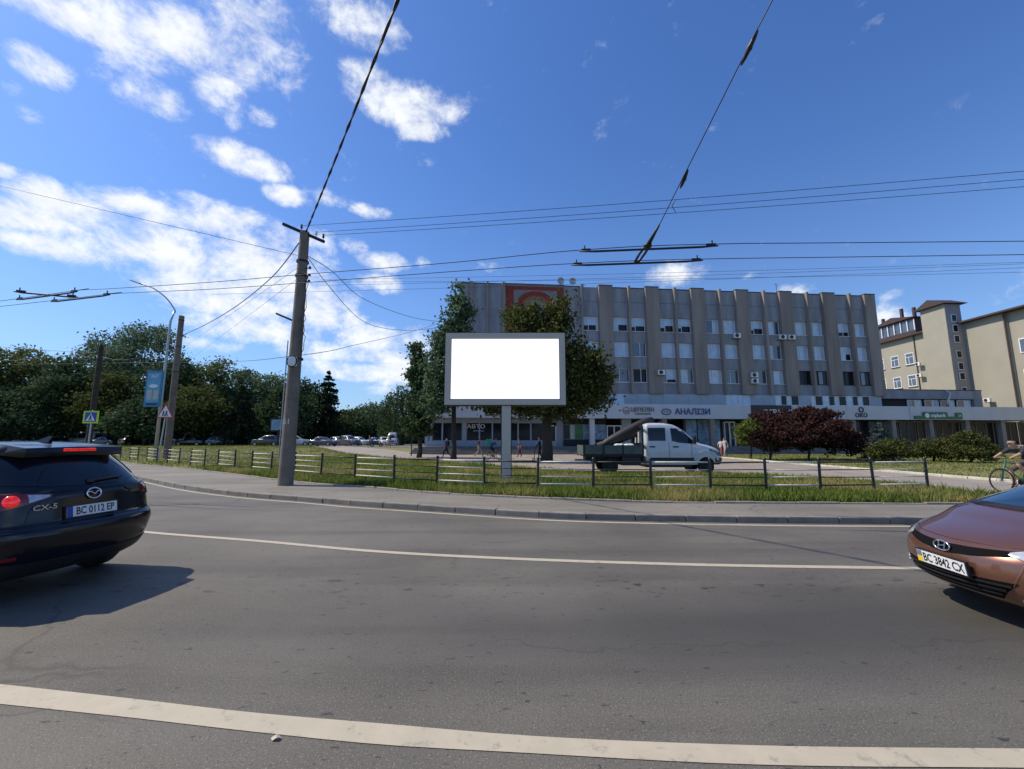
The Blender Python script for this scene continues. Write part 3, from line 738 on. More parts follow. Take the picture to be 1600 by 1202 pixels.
def window(parent, x0, x1, z0, z1, y=.16, split=None, mats=None, sill=True, frame='window_white', fw=.07):
    """white framed casement with its panes and a sill"""
    m = MB(); split = split or [.5]; f = fw
    m.bb(x0, x0 + f, y, y + .1, z0, z1); m.bb(x1 - f, x1, y, y + .1, z0, z1); m.bb(x0 + f, x1 - f, y, y + .1, z0, z0 + f); m.bb(x0 + f, x1 - f, y, y + .1, z1 - f, z1)
    xs = [x0 + f / 2] + [x0 + (x1 - x0) * s for s in split] + [x1 - f / 2]
    for q in xs[1:-1]: m.bb(q - f / 2, q + f / 2, y - .002, y + .098, z0 + f, z1 - f)
    w = m.build('window', MT[frame], parent)
    for k in range(len(xs) - 1):
        mt_ = (mats[k % len(mats)] if mats else RN.choice(['pane_blind', 'pane_sky', 'pane_blind', 'pane_pale', 'pane_dark']))
        a, b = xs[k] + f / 2, xs[k + 1] - f / 2
        if mt_ == 'half':                               # blind let half down
            zb = z0 + (z1 - z0) * RN.uniform(.25, .5)
            pt('pane', MT['pane_dark'], w, (a, b, y + .04, y + .06, z0 + f, zb)); pt('blind', MT['pane_blind'], w, (a, b, y + .04, y + .06, zb + .002, z1 - f))
        else: pt('pane', MT[mt_], w, (a, b, y + .04, y + .06, z0 + f, z1 - f))
    if sill: pt('sill', MT[frame], w, (x0 - .04, x1 + .04, y - .28, y + .1, z0 - .05, z0 - .003))
    return w


style = {2: ['half', 'half', 'half', 'half', 'pane_blind', 'pane_pale', 'half', 'pane_pale', 'pane_pale', 'pane_blind', 'half', 'pane_blind'],
         1: ['pane_blind', 'pane_sky', 'pane_blind', 'pane_blind', 'pane_blind', 'pane_blind', 'pane_blind', 'pane_blind', 'pane_blind', 'pane_blind', 'half', 'pane_blind'],
         0: ['pane_sky', 'pane_dark', 'half', 'pane_pale', 'pane_pale', 'pane_sky', 'pane_sky', 'pane_sky', 'pane_dark', 'pane_dark', 'pane_dark', 'pane_dark']}
for k, (a, b) in enumerate(bays):
    mid = (a + b) / 2
    for r_, (z0, z1) in enumerate(fl):
        for h, (c, d) in enumerate(((a + .02, mid - .15), (mid + .15, b - .02))):
            st = style[r_][2 * k + h]; fr = 'window_white' if not (r_ == 0 and k >= 4) else 'steel_dark'
            s = RN.choice([.38, .42, .6, .36]); other = RN.choice([st, st, 'pane_sky', 'pane_blind'])
            window(office, c, d, z0, z1, split=[s], mats=[st, other] if h else [other, st], frame=fr)
# left part of the facade: blank wall, ribs, one window column and the mural
for (a, b) in ((-6.4, -5.15), (-4.75, -3.12), (-2.88, -1.2), (6.5, 8.5)):
    for (z0, z1) in ((7.25, 10.9), (10.915, 14.2), (14.215, 17.3), (17.315, ZR - .12)): pt('wall_panel', MT['infill'], office, (a, b, -.02 + RN.uniform(-.01, .01), .4, z0, z1))
    pt('coping', MT['coping'], office, (a, b, -.07, .46, ZR - .119, ZR - .02))
for (a, b, y) in ((-5.15, -4.75, -.3), (-3.12, -2.88, -.35), (-1.2, -.85, -.4), (8.5, 8.74, -.5)): pt('fin', MT['pier'], office, (a, b, y, .4, 7.25, ZR + .04))
for (z0, z1) in spans: pt('wall_panel', MT['infill'], office, (8.744, P0 - .004, -.03, .4, z0 + .01, z1 - .01))
for r_, (z0, z1) in enumerate(fl): window(office, 8.77, P0 - .03, z0, z1, split=[.36, .86], mats=['half', 'half', 'pane_blind'])
# plain red mosaic field with curved bands
MT['mosaic_red'] = material('mosaic_red', (.24, .03, .018), .7, var=.45, scale=5, bump=.4, bscale=30, detail=6)
MT['mosaic_grey'] = material('mosaic_grey', (.2, .2, .2), .7, var=.35, scale=6, detail=6)
MT['mosaic_ochre'] = material('mosaic_ochre', (.26, .12, .04), .7, var=.35, scale=6, detail=6)
pt('mural', MT['mosaic_grey'], office, (-.85, 6.5, -.05, .4, 7.25, ZR - .05))
pt('coping', MT['coping'], office, (-.85, 6.5, -.1, .46, ZR - .047, ZR + .04))
mur = [c for c in office.children if c.name.startswith('mural')][0]
m = MB(); m.bb(-.75, .2, -.075, -.052, 8, ZR - .3); m.bb(5.6, 6.4, -.075, -.052, 8, ZR - .3); m.bb(.203, 5.597, -.075, -.052, ZR - .75, ZR - .3)
for zc in (11.5, 13.4, 15.3, 17): m.bb(3.9, 5.597, -.075, -.052, zc, zc + .55)
m.build('red_band', MT['mosaic_red'], mur)
for (cx, r0, r1, nm) in ((2.9, 1.25, 1.75, 'mosaic_ochre'), (2.9, 1.8, 2.5, 'mosaic_red')):
    m = MB(); pts = [(cx + r0 * math.cos(a), ZR - 2.9 + r0 * math.sin(a) * .8) for a in np.linspace(0, math.pi, 15)] + [(cx + r1 * math.cos(a), ZR - 2.9 + r1 * math.sin(a) * .8) for a in np.linspace(math.pi, 0, 15)]
    vs = [(x, -.09 - .01 * (nm == 'mosaic_ochre'), z) for x, z in pts]; m.add(vs, [(i, i + 1, 28 - i, 29 - i) for i in range(14)]); m.build('arc_band', MT[nm], mur)
# mezzanine band: panels and some windows
x = 8.8; kk = 0
kinds = ['p', 'p', 'w', 'p', 'p', 'p', 'p', 'p', 'p', 'p', 'p', 'p', 'w', 'w', 'p', 'w', 'w', 'w', 'w', 'p', 'w', 'w', 'w', 'w']
kinds = ['p'] * 2 + ['p'] + kinds
step = (47.6 - 8.8) / 24
for k in range(24):
    a, b = 8.8 + k * step, 8.8 + (k + 1) * step
    wnd = k in (2, 11, 12, 15, 16, 18, 19, 20, 21, 22)
    if wnd: window(office, a + .02, b - .02, 5.97, 7.22, y=-.1, split=[.5] if k % 2 else [.35], mats=['pane_blind' if k < 13 else 'pane_pale', 'pane_dark' if k > 14 else 'pane_blind'], sill=False, fw=.06)
    else: pt('band_panel', MT['band_panel'], office, (a + .01, b - .01, -.1 + RN.uniform(-.008, .008), .3, 5.95, 7.24))
pt('band_ledge', MT['metal_blue'], office, (-6.4, 48.2, -.25, .415, 5.8, 5.945))
pt('band_wall', MT['infill'], office, (-6.4, 8.79, -.05, .415, 5.95, 7.24))
# canopy with its fascia
pt('canopy_roof', MT['coping'], office, (-10, 69, -1.62, 3, 5.55, 5.7))
for (a, b, mt_) in ((-10, 8.5, 'metal_blue'), (8.5, 17.6, 'metal_blue'), (17.6, 28.6, 'metal_blue'), (28.6, 33.7, 'maroon'), (33.7, 41, 'metal_blue'), (41, 49.4, 'metal_blue'), (49.4, 58, 'metal_blue'), (58, 69, 'metal_blue')):
    pt('fascia', MT[mt_], office, (a + .012, b - .012, -1.8 - (.12 if mt_ == 'maroon' else .0) - (.06 if a > 49 else 0), -1.62, 4.15, 5.82))
pt('canopy_soffit', MT['coping'], office, (-10, 69, -1.615, 3, 4.2, 4.32))
# ground floor
pt('platform', MT['stone_step'], office, (-10.5, 48, -2.2, 15, -.2, .95))
for k in range(5):
    pt('step', MT['stone_step'], office, (-10.9 - .1 * k, 15.2 + .03 * k, -2.2 - .34 * (k + 1), -2.2 - .34 * k - .002, -.1, .95 - .15 * (k + 1)), bevel=.012)
for k in range(5):
    pt('step', MT['stone_step'], office, (15.9 + .03 * k, 29, -2.2 - .34 * (k + 1), -2.2 - .34 * k - .002, -.1, .95 - .15 * (k + 1)), bevel=.012)
pt('platform', MT['stone_step'], office, (48.003, 69, -1.2, 12, -.2, .6))
for x in (9.2, 17.9, 23.8, 30, 36, 42, 47.4, 52.5, 57.6, 62.6, 67.5): pt('column', MT['metal_blue'] if x < 10 else MT['pier'], office, (x - .28, x + .28, -1.5, -.95, .6, 4.2))
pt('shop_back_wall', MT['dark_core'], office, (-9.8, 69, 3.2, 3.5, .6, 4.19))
pt('shop_side_wall', MT['shop_frame'], office, (-10, -9.6, -.3, 3.19, .95, 4.19))
# shop fronts at the left: pale blue frames with tall dark panes
pt('shop_plinth', MT['shop_frame'], office, (-9.59, 5.2, -.3, .2, .951, 1.55))
pt('shop_header', MT['shop_frame'], office, (-9.59, 5.2, -.3, .2, 3.7, 4.19))
xg = -9.5
for k, wd in enumerate([.3, 1.15, 1.15, 1.15, .45, 1.5, 1.5, 1.5, 1.5, 1.5, 1.49]):
    if k in (0, 4): pt('shop_pier', MT['shop_frame'], office, (xg, xg + wd - .01, -.31, .2, 1.551, 3.699))
    else: window(office, xg, xg + wd - .01, 1.552, 3.698, y=-.2, split=[.999], mats=['pane_dark'], sill=False, frame='shop_frame', fw=.08)
    xg += wd
def shop_door(x0, x1, frame='window_white', z1=3.4):
    d = pt('door', MT[frame], office, (x0, x0 + .1, -.28, .1, .952, z1), (x1 - .1, x1, -.28, .1, .952, z1), (x0 + .1, x1 - .1, -.28, .1, z1 - .12, z1), ((x0 + x1) / 2 - .06, (x0 + x1) / 2 + .06, -.28, .1, .952, z1 - .12))
    for a, b in ((x0 + .1, (x0 + x1) / 2 - .06), ((x0 + x1) / 2 + .06, x1 - .1)): pt('pane', MT['pane_dark'], d, (a, b, -.1, -.08, .97, z1 - .12))
    pt('handle', MT['galv'], d, ((x0 + x1) / 2 + .08, (x0 + x1) / 2 + .11, -.36, -.285, 1.8, 2.4))
shop_door(3.7, 5.2)
pt('shop_wall', MT['infill'], office, (5.21, 6.0, -.3, .2, .951, 4.19))
MT['poster_green'] = material('poster_green', (.03, .16, .05), .4, var=.4, scale=2)
MT['poster_blue'] = material('poster_blue', (.18, .28, .38), .4, var=.55, scale=3, detail=6)
MT['poster_pale'] = material('poster_pale', (.42, .44, .36), .4)
pt('shop_plinth', MT['dark_core'], office, (6.0, 11.2, -.3, .2, .951, 1.75)); pt('shop_header', MT['dark_core'], office, (6.0, 11.2, -.3, .2, 3.5, 4.19))
for a, b, mt_ in ((6.0, 6.9, 'pane_dark'), (6.9, 7.4, 'poster_pale'), (7.4, 8.5, 'poster_green'), (8.5, 11.2, 'poster_blue')): window(office, a, b - .01, 1.751, 3.499, y=-.2, split=[.999], mats=[mt_], sill=False, frame='shop_frame', fw=.04)
shop_door(11.3, 13.1)
pt('shop_wall', MT['shop_frame'], office, (13.15, 14.3, -.3, .2, .951, 4.19))
pt('entrance_side', MT['maroon'], office, (20.8, 21.1, -.3, 3.1, .951, 4.19))
for a, b in ((21.1, 22.6), (22.6, 24.1), (24.1, 25.6)): window(office, a, b - .01, .96, 4.18, y=-.2, split=[.999], mats=['poster_blue'], sill=False, frame='steel_dark', fw=.06)
shop_door(26.0, 27.4, z1=3.9)
for k, x in enumerate(np.arange(34, 47.5, 2.2)): window(office, x, x + 2.19, .96, 4.18, y=.6, split=[.5], mats=['pane_dark'], sill=False, frame='steel_dark', fw=.06)
for k, x in enumerate(np.arange(48.4, 68.5, 2.5)): window(office, x, x + 2.3, 1.0, 4.1, y=1.0, split=[.5], mats=['pane_dark'], sill=False, frame='pier', fw=.12)
# entrance advertisement
ad = pt('advert_panel', MT['sign_blue'], office, (31.2, 33.6, -.9, -.85, 3.05, 4.0)); pt('advert_photo', MT['mosaic_ochre'], ad, (33.62, 35.4, -.9, -.85, 3.05, 4.0))
# grey upper storey right of the slab block
pt('annex_wall', MT['infill'], office, (48.15, 62.6, .3, 9, 7.0, 8.15)); pt('coping', MT['coping'], office, (48.15, 62.7, .25, 9.1, 8.152, 8.24))
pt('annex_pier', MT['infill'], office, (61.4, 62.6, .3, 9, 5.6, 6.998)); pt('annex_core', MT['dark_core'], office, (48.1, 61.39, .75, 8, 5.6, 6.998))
for k, x in enumerate((52, 54.5, 56.8, 59.2)): window(office, x, x + 2.0, 5.75, 6.9, y=.6, split=[.5], mats=['pane_sky', 'pane_pale'], sill=False, fw=.07)
m = MB(); m.tube([(57, -.1, 8.1), (57.4, -.15, 7.7), (57.3, -.1, 7.2), (56.9, -.1, 6.6), (56.9, -.1, 5.7)], .13, 8); m.build('vent_pipe', MT['galv'], office, smooth=True)


def fsign(name, label, x, z, y=-1.86):
    """a sign on the facade: local x to the right, z up, facing the street"""
    p = office.matrix_world @ Vector((0, 0, 0)); c, s = math.cos(FA), math.sin(FA)
    return thing(name, label, 'sign', (x * c - y * s, 49 + x * s + y * c, z), FA)


FX = frame_mtx((0, 0, 0), (1, 0, 0), (0, 0, 1))
def FT(x, z, y=0.): return frame_mtx((x, y, z), (1, 0, 0), (0, 0, 1))
s = fsign('shop_sign', 'grey dental sign letters with round emblem on the pale canopy', 14.8, 5.05)
text_obj('letters', 'ЦЕПЕЛІН', .62, MT['sign_grey'], s, FT(.35, .12), .03, bold=.012); text_obj('letters', 'стоматологія', .3, MT['sign_grey'], s, FT(.35, -.35), .03)
m = MB(); m.lathe([(.36, 0), (.42, 0), (.42, .04), (.36, .04), (.36, 0)], (-1.6, -.03, 0), 'Y', 24); m.box((-1.6, -.03, -.02), (.5, .04, .07)); m.box((-1.6, -.03, -.12), (.3, .04, .07)); m.build('emblem', MT['sign_grey'], s)
s = fsign('shop_sign', 'blue laboratory letters reading analyses with oval emblem', 20.7, 4.95)
text_obj('letters', 'АНАЛІЗИ', .95, MT['sign_blue'], s, FT(.55, 0), .03, bold=.015)
m = MB(); a_ = [(-2.7 + .55 * math.cos(t) * (1), .32 * math.sin(t)) for t in np.linspace(0, 6.283, 24, endpoint=False)]
m.tube([(x, -.03, z) for x, z in a_], .05, 6, closed=True); m.box((-2.7, -.03, 0), (.6, .04, .06)); m.build('emblem', MT['sign_blue'], s)
s = fsign('shop_sign', 'white letters with round emblem on the dark maroon canopy panel', 32, 4.95, -2.0)
text_obj('letters', 'ГРАДУС', .8, MT['sign_white'], s, FT(.35, 0), .03, bold=.01)
m = MB(); m.lathe([(.28, 0), (.36, 0), (.36, .04), (.28, .04), (.28, 0)], (-1.75, -.03, 0), 'Y', 20); m.box((-1.75, -.03, 0), (.34, .04, .07)); m.build('emblem', MT['sign_white'], s)
s = fsign('shop_sign', 'dark emblem and letters on the canopy above the red shrub', 42.5, 5.0)
text_obj('letters', 'ОКО', .75, MT['ink'], s, FT(.3, -.35), .03); m = MB(); m.lathe([(.22, 0), (.34, 0), (.34, .04), (.22, .04), (.22, 0)], (.35, -.03, .35), 'Y', 18); m.build('emblem', MT['ink'], s)
s = fsign('bank_sign', 'green bank sign with white lettering on the right canopy', 52.6, 4.55, -1.93)
m = MB(); m.bb(-1.6, 1.7, -.1, 0, -.3, .55); m.build('board', MT['sign_green'], s); m = MB(); m.bb(-2.8, -1.602, -.1, 0, -.3, .08); m.bb(1.702, 2.9, -.1, 0, -.3, .0); m.build('strip', MT['sign_green'], s); m = MB(); m.bb(2.902, 3.7, -.1, 0, -.3, .5); m.build('end_board', MT['sign_green'], s)
text_obj('letters', 'otpbank', .62, MT['sign_white'], s, FT(.35, .14, -.11), .02, bold=.012); m = MB(); m.lathe([(.0, 0), (.3, 0), (.3, .03), (0, .03)], (-1.15, -.13, .12), 'Y', 18); m.build('emblem', MT['sign_white'], s); text_obj('letters', '24', .4, MT['sign_white'], s, FT(3.3, .1, -.11), .02)
s = fsign('window_lettering', 'white auto shop lettering on the dark shop window panes', -4.1, 3.2, -.24)
text_obj('letters', 'АВТО', .62, MT['sign_white'], s, FT(-.1, 0, .01), .01, bold=.004, xs=1.25); text_obj('letters', 'запчастини', .22, MT['sign_white'], s, FT(.2, -.48, .01), .01)


def ac_unit(label, x, z, y=-.62, root=None, rz=None):
    if root is None: t = fsign('air_conditioner', label, x, z, y); t['category'] = 'air conditioner'
    else: t = thing('air_conditioner', label, 'air conditioner', root, rz)
    t['group'] = 'air conditioners on the walls'
    m = MB(); m.bb(-.42, .42, -.15, .15, 0, .6); m.build('casing', MT['window_white'], t, bevel=.02)
    m = MB(); m.lathe([(0, 0), (.2, 0), (.22, -.02), (.24, -.015), (.24, .02)], (-.1, -.17, .3), 'Y', 16); m.build('fan_grille', MT['plastic_black'], t)
    m = MB(); m.bb(-.36, -.32, -.1, .62, -.06, -.002); m.bb(.32, .36, -.1, .62, -.06, -.002); m.build('bracket', MT['steel_dark'], t)
    return t


ac_unit('air conditioner on a grey pilaster beside the lowest window row', 18.15, 9.5, -.75)
ac_unit('air conditioner under the top window of the third bay from the left', 28.3, 14.35)
ac_unit('left air conditioner of the pair under a top floor window', 34.4, 14.3)
ac_unit('right air conditioner of the pair under a top floor window', 35.6, 14.3)
ac_unit('upper of two stacked air conditioners on a pilaster', 30.1, 9.35, -.75)
ac_unit('lower of two stacked air conditioners on a pilaster', 30.1, 8.6, -.75)
for (lab, x) in (('left satellite dish on the roof edge above the mural', 6.1), ('right satellite dish on the roof edge above the mural', 7.6)):
    t = fsign('satellite_dish', lab, x, ZR, .1); t['category'] = 'satellite dish'
    m = MB(); m.tube([(0, .15, -.05), (0, .15, .5)], .03, 6); m.build('mast', MT['galv'], t)
    m = MB(); m.lathe([(0, .12), (.2, .1), (.35, .04), (.45, -.04)], (0, -.05, .6), 'Y', 18); m.build('dish', MT['galv'], t, smooth=True)
for (lab, x, h) in (('thin aerial mast on the roof in the middle of the facade', 36.6, 2.4), ('short thin aerial on the roof left of the first pilaster', 9.6, 1.4), ('thin aerial on the left corner of the roof', -6.0, 1.2)):
    t = fsign('roof_aerial', lab, x, ZR - .1, 2.5); t['category'] = 'aerial'
    m = MB(); m.tube([(0, 0, -.1), (0, 0, h)], .03, 5); m.build('mast', MT['steel_dark'], t); m = MB(); m.tube([(-.3, 0, h * .93), (.3, 0, h * .9)], .02, 5); m.tube([(0, 0, h * .8), (.22, 0, h * .82)], .02, 5); m.build('crossbar', MT['steel_dark'], t)

# ------------------------------------------------------------------ cream building on the right (its lit front faces left)
MT['cream'] = material('cream_render', (.335, .318, .258), .9, var=.06, scale=.4, bump=.2, bscale=20, detail=8, world=True)
MT['brown_roof'] = material('brown_roof', (.06, .034, .03), .6, var=.2, scale=2)
MT['shaded_render'] = material('shaded_render', (.3, .29, .28), .9, var=.08, scale=.5)  # grey for the tower's camera-facing end, its shade put into the colour
cream = thing('apartment_building', 'cream rendered building with brown roofs and stair tower behind the grey annex', 'building', (72, 0, 0))
pt('wall', MT['cream'], cream, (0, 14, 64.7, 90, 0, 20.45)); pt('wall', MT['cream'], cream, (.35, 14, 40, 59.1, 0, 20.3))
pt('wall', MT['cream'], cream, (0, 14, 59.1, 64.699, 0, 20.3))
tw = pt('stair_tower', MT['cream'], cream, (-2.5, -.003, 64.72, 68.6, 0, 23.4))
pt('tower_end', MT['shaded_render'], tw, (-2.52, -.01, 64.62, 64.718, 0, 23.35))
for z in (6.8, 8.7, 11, 12.6, 14.5, 17, 18.7, 20.4): pt('stair_window', MT['window_white'], tw, (-1.75, -.9, 64.5, 64.6, z, z + 1.2)); pt('pane', MT['pane_dark'], tw, (-1.66, -.99, 64.48, 64.498, z + .1, z + 1.1))
m = MB(); m.prism([(64.1, 23.42), (69.2, 23.42), (66.65, 24.7)], -3.1, .9, 'YZ'); m.build('tower_roof', MT['brown_roof'], cream)
m = MB(); m.prism([(-.9, 20.35), (15, 23.6), (15, 20.1), (-.9, 20.1)], 39, 64.6, 'XZ'); m.build('roof', MT['brown_roof'], cream)
m = MB(); m.prism([(-.8, 20.5), (15, 23.6), (15, 20.46), (-.8, 20.2)], 68.65, 91, 'XZ'); m.build('roof', MT['brown_roof'], cream)
# glazed attic
att = pt('attic', MT['brown_roof'], cream, (.2, 5, 72.4, 80.6, 20.6, 21.3), (.2, 5, 72.4, 80.6, 23.3, 23.55))
for k in range(7):
    y = 72.5 + k * 1.32; pt('mullion', MT['window_white'], att, (.15, .3, y, y + .16, 21.3, 23.3))
    if k < 6: pt('pane', MT['pane_sky'], att, (.32, .38, y + .16, y + 1.32, 21.3, 23.3))
pt('attic_wall', MT['brown_roof'], att, (.5, 5, 72.5, 80.5, 21.301, 23.299))
m = MB(); m.prism([(71.9, 23.56), (81.1, 23.56), (76.5, 24.6)], -.2, 5.4, 'YZ'); m.build('roof', MT['brown_roof'], att)
for y, h in ((73.6, 1.5), (76, 2.0), (80, 1.2)): pt('chimney', MT['brown_roof'], cream, (1.5, 1.9, y, y + .4, 23.7, 24.3 + h))
for y0 in (79.2, 76.1, 73.2):
    for z0 in (15.2, 11.2, 7.2):
        w = pt('window', MT['window_white'], cream, (-.06, -.002, y0, y0 + .12, z0, z0 + 2.1), (-.06, -.002, y0 + 1.48, y0 + 1.6, z0, z0 + 2.1), (-.06, -.002, y0 + .12, y0 + 1.48, z0, z0 + .12), (-.06, -.002, y0 + .12, y0 + 1.48, z0 + 1.98, z0 + 2.1), (-.06, -.002, y0 + .12, y0 + 1.48, z0 + 1.35, z0 + 1.43), (-.06, -.002, y0 + .9, y0 + .98, z0 + .12, z0 + 1.35))
        pt('pane', MT['pane_sky'], w, (-.03, -.001, y0 + .12, y0 + 1.48, z0 + .12, z0 + 1.98)); pt('sill', MT['galv'], w, (-.2, -.001, y0 - .1, y0 + 1.7, z0 - .06, z0 - .002))
for z0 in (13.9, 9.5):
    w = pt('window', MT['window_white'], cream, (.25, .345, 56.6, 58, z0, z0 + 2.1)); pt('pane', MT['pane_sky'], w, (.22, .248, 56.75, 57.85, z0 + .15, z0 + 1.95))
m = MB(); m.tube([(-.1, 72.75, 20.3), (-.1, 72.75, .2)], .08, 6); m.build('downpipe', MT['brown_roof'], cream); m = MB(); m.tube([(-.1, 59.0, 20.0), (-.1, 59.0, .2)], .1, 6); m.build('downpipe', MT['brown_roof'], cream)
ac_unit('air conditioner on the cream wall, upper of two beside the downpipe', 0, 0, 0, (71.35, 72.0, 14.6), R(-90)); ac_unit('air conditioner on the cream wall, lower of two beside the downpipe', 0, 0, 0, (71.35, 72.0, 12.6), R(-90))
ac_unit('air conditioner low on the cream wall right of the grey annex', 0, 0, 0, (71.35, 62.2, 7.3), R(-90))
def spline(pts, n=10):
    P = [Vector(p) for p in pts]; out = []
    for i in range(len(P) - 1):
        a, b, c, d = P[max(i - 1, 0)], P[i], P[i + 1], P[min(i + 2, len(P) - 1)]
        for k in range(n):
            t = k / n; out.append(.5 * ((2 * b) + (c - a) * t + (2 * a - 5 * b + 4 * c - d) * t * t + (3 * b - 3 * c + d - a) * t ** 3))
    return out + [P[-1]]


# ------------------------------------------------------------------ poles, lamp, signs, billboard
PB = G(446, 758, ZW); PB = Vector((PB.x, PB.y, ZW))
PTOP = PY(480, 365, PB.y + .1).z
pole = thing('utility_pole', 'thick tapered concrete utility pole with steel crossarm standing on the sidewalk', 'pole', PB)
HP = PTOP - ZW
m = MB(); m.tube([(0, 0, -.1), (0, 0, .02), (.03, 0, HP * .5), (.06, 0, HP)], [.25, .25, .21, .162], 18); s_ = m.build('shaft', MT['concrete'], pole); auto_smooth(s_, 50)
m = MB(); m.box((.05, -.05, HP - .06), (1.55, .09, .09), rot=Matrix.Rotation(R(14), 3, 'Z') @ Matrix.Rotation(R(20), 3, 'Y')); m.build('crossarm', MT['steel_dark'], pole)
def armpt(t): return Vector((.05, -.05, HP - .06)) + Matrix.Rotation(R(14), 3, 'Z') @ Matrix.Rotation(R(20), 3, 'Y') @ Vector((t, 0, 0))
INS = []
for t_ in (-.1, .45, .72):
    q = armpt(t_); m = MB(); m.tube([q, q + Vector((0, 0, .16))], .014, 6); m.lathe([(0, .3), (.03, .29), (.045, .25), (.03, .22), (.05, .18), (.035, .14)], q, n=10); m.build('insulator', MT['white_plain'] if t_ == .45 else MT['steel_dark'], pole); INS.append(PB + q + Vector((0, 0, .24)))
for zz, r in ((HP * .87, .2), (HP * .81, .205), (HP * .475, .235)):
    m = MB(); m.lathe([(r, 0), (r + .018, 0), (r + .018, .06), (r, .06)], (.03 + .03 * zz / HP, 0, zz), n=18); m.build('band', MT['steel_dark'], pole)
for zz in (HP * .845, HP * .815, HP * .79):
    m = MB(); m.tube([(.2, -.05, zz), (.36, -.08, zz - .02)], .016, 6); m.lathe([(0, 0), (.04, .01), (.05, .05), (.03, .1)], (.38, -.08, zz - .05), n=8); m.build('hook', MT['steel_dark'], pole)
zb_ = PY(440, 490, PB.y).z - ZW
m = MB(); m.tube([(-.12, 0, zb_ - .28), (-.78, .0, zb_)], .035, 6); m.build('bracket', MT['steel_dark'], pole)
zm = PY(468, 565, PB.y - .3).z - ZW
m = MB(); m.box((.1, -.29, zm), (.3, .16, .36)); mo = m.build('meter_box', MT['white_plain'], pole, bevel=.06); m = MB(); m.tube([(.1 + .17 * math.cos(a), -.34, zm + .2 * math.sin(a)) for a in np.linspace(0, 6.28, 20, endpoint=False)], .022, 6, closed=True); m.build('rim', MT['plastic_black'], mo)
rc = random.Random(3)
for q in range(2):
    m = MB(); z0 = HP * .8; pts = [(.27 + rc.uniform(-.02, .12) + .05 * math.sin(k * 1.3 + q * 2), -.12 - .05 * q, z0 - k * .22) for k in range(14)]; m.tube(pts, .011, 5); m.build('loose_cable', MT['wire'], pole, smooth=True)
m = MB(); m.tube([(-.24, -.06, HP * .55), (-.26, -.08, .9)], .022, 6); m.build('conduit', MT['galv'], pole)
zn = PY(455, 659, PB.y - .25).z - ZW
text_obj('number', '51', .26, MT['sign_white'], pole, frame_mtx((.02, -.262, zn), (1, 0, 0), (0, 0, 1)), .002)

# rear concrete pole, lamp post with banner, warning sign, crossing sign, dark wooden pole
def plain_pole(label, px, Y, ty, r0, r1, mat, name='concrete_pole', lean=0.):
    p = at(px, Y); h = top_z(px, ty, Y) - p.z; t = thing(name, label, 'pole', p); m = MB(); m.tube([(0, 0, -.1), (lean * .5, 0, h * .5), (lean, 0, h)], [r0, (r0 + r1) / 2, r1], 14); o = m.build('shaft', mat, t); auto_smooth(o, 50)
    for q in (.97, .78, .6): mm = MB(); rr = r0 + (r1 - r0) * q; mm.lathe([(rr, 0), (rr + .02, 0), (rr + .02, .06), (rr, .06)], (lean * q, 0, h * q - .05), n=14); mm.build('band', MT['steel_dark'], t)
    return t, h
tp2, hp2 = plain_pole('concrete pole standing right behind the blue banner lamp post', 263, 34, 494, .27, .2, MT['concrete'])
tp3, hp3 = plain_pole('dark slim pole in front of the park beside the crossing sign', 139, 42, 540, .27, .2, MT['bark'], 'dark_pole')
pl = at(245, 33); hl = top_z(262, 487, 33) - pl.z
lamp = thing('street_lamp', 'galvanised street lamp with curved arm and a blue advertising banner', 'street lamp', pl)
m = MB(); m.tube([(0, 0, -.1), (0, 0, hl * .45), (.03, 0, hl * .93), (.25, 0, hl)], [.13, .105, .08, .06], 12); m.build('post', MT['galv'], lamp, smooth=True)
ae = PY(218, 443, 33) - pl; a0 = Vector((.3, 0, hl + .1))
am = [a0, a0.lerp(ae, .3) + Vector((.12, 0, .35)), a0.lerp(ae, .65) + Vector((.05, 0, .4)), ae]
m = MB(); m.tube(spline([Vector((.2, 0, hl - .1))] + am, 5), .055, 8); m.build('arm', MT['galv'], lamp, smooth=True)
dr = (am[3] - am[2]).normalized(); m = MB(); m.box(am[3] + dr * .3, (.95, .3, .11), rot=dr.to_track_quat('X', 'Z').to_matrix()); m.build('lamp_head', MT['galv'], lamp, bevel=.03)
MT['banner_blue'] = material('banner_blue', (.03, .2, .36), .5, var=.12, scale=1.5); MT['banner_cyan'] = material('banner_cyan', (.12, .36, .5), .5, var=.15)
bt = PY(240, 580, 33).z - pl.z; bb_ = PY(240, 636, 33).z - pl.z; bw = 1.32
bo = MB(); bo.bb(-bw + .1, .0 + .1, -.2, -.12, bb_, bt); bo = bo.build('banner', MT['banner_blue'], lamp); H_ = bt - bb_
m = MB(); m.bb(-bw + .24, -.04, -.215, -.202, bb_ + H_ * .12, bt - H_ * .06); m.build('print_field', MT['banner_cyan'], bo)
m = MB(); m.lathe([(0, 0), (.36, 0), (.36, .012), (0, .012)], (-.55, -.232, 0), 'Y', 20); m.v = [(x, y, bb_ + H_ * .57 + z * .4) for x, y, z in m.v]; po = m.build('print_oval', MT['sign_white'], bo); po.scale = (1, 1, 1)
for k, xx in enumerate((-1.03, -.5)): m = MB(); m.bb(xx, xx + .42, -.232, -.218, bb_ + H_ * .2, bb_ + H_ * .46); m.build('print_pack', MT['poster_pale'], bo)
m = MB(); m.bb(-1.0, -.2, -.232, -.218, bb_ + H_ * .05, bb_ + H_ * .09); m.build('print_caption', MT['ink'], bo); text_obj('print_text', '24/7', .34, MT['sign_white'], bo, frame_mtx((-.55, -.22, bb_ + H_ * .84), (1, 0, 0), (0, 0, 1)), .004)
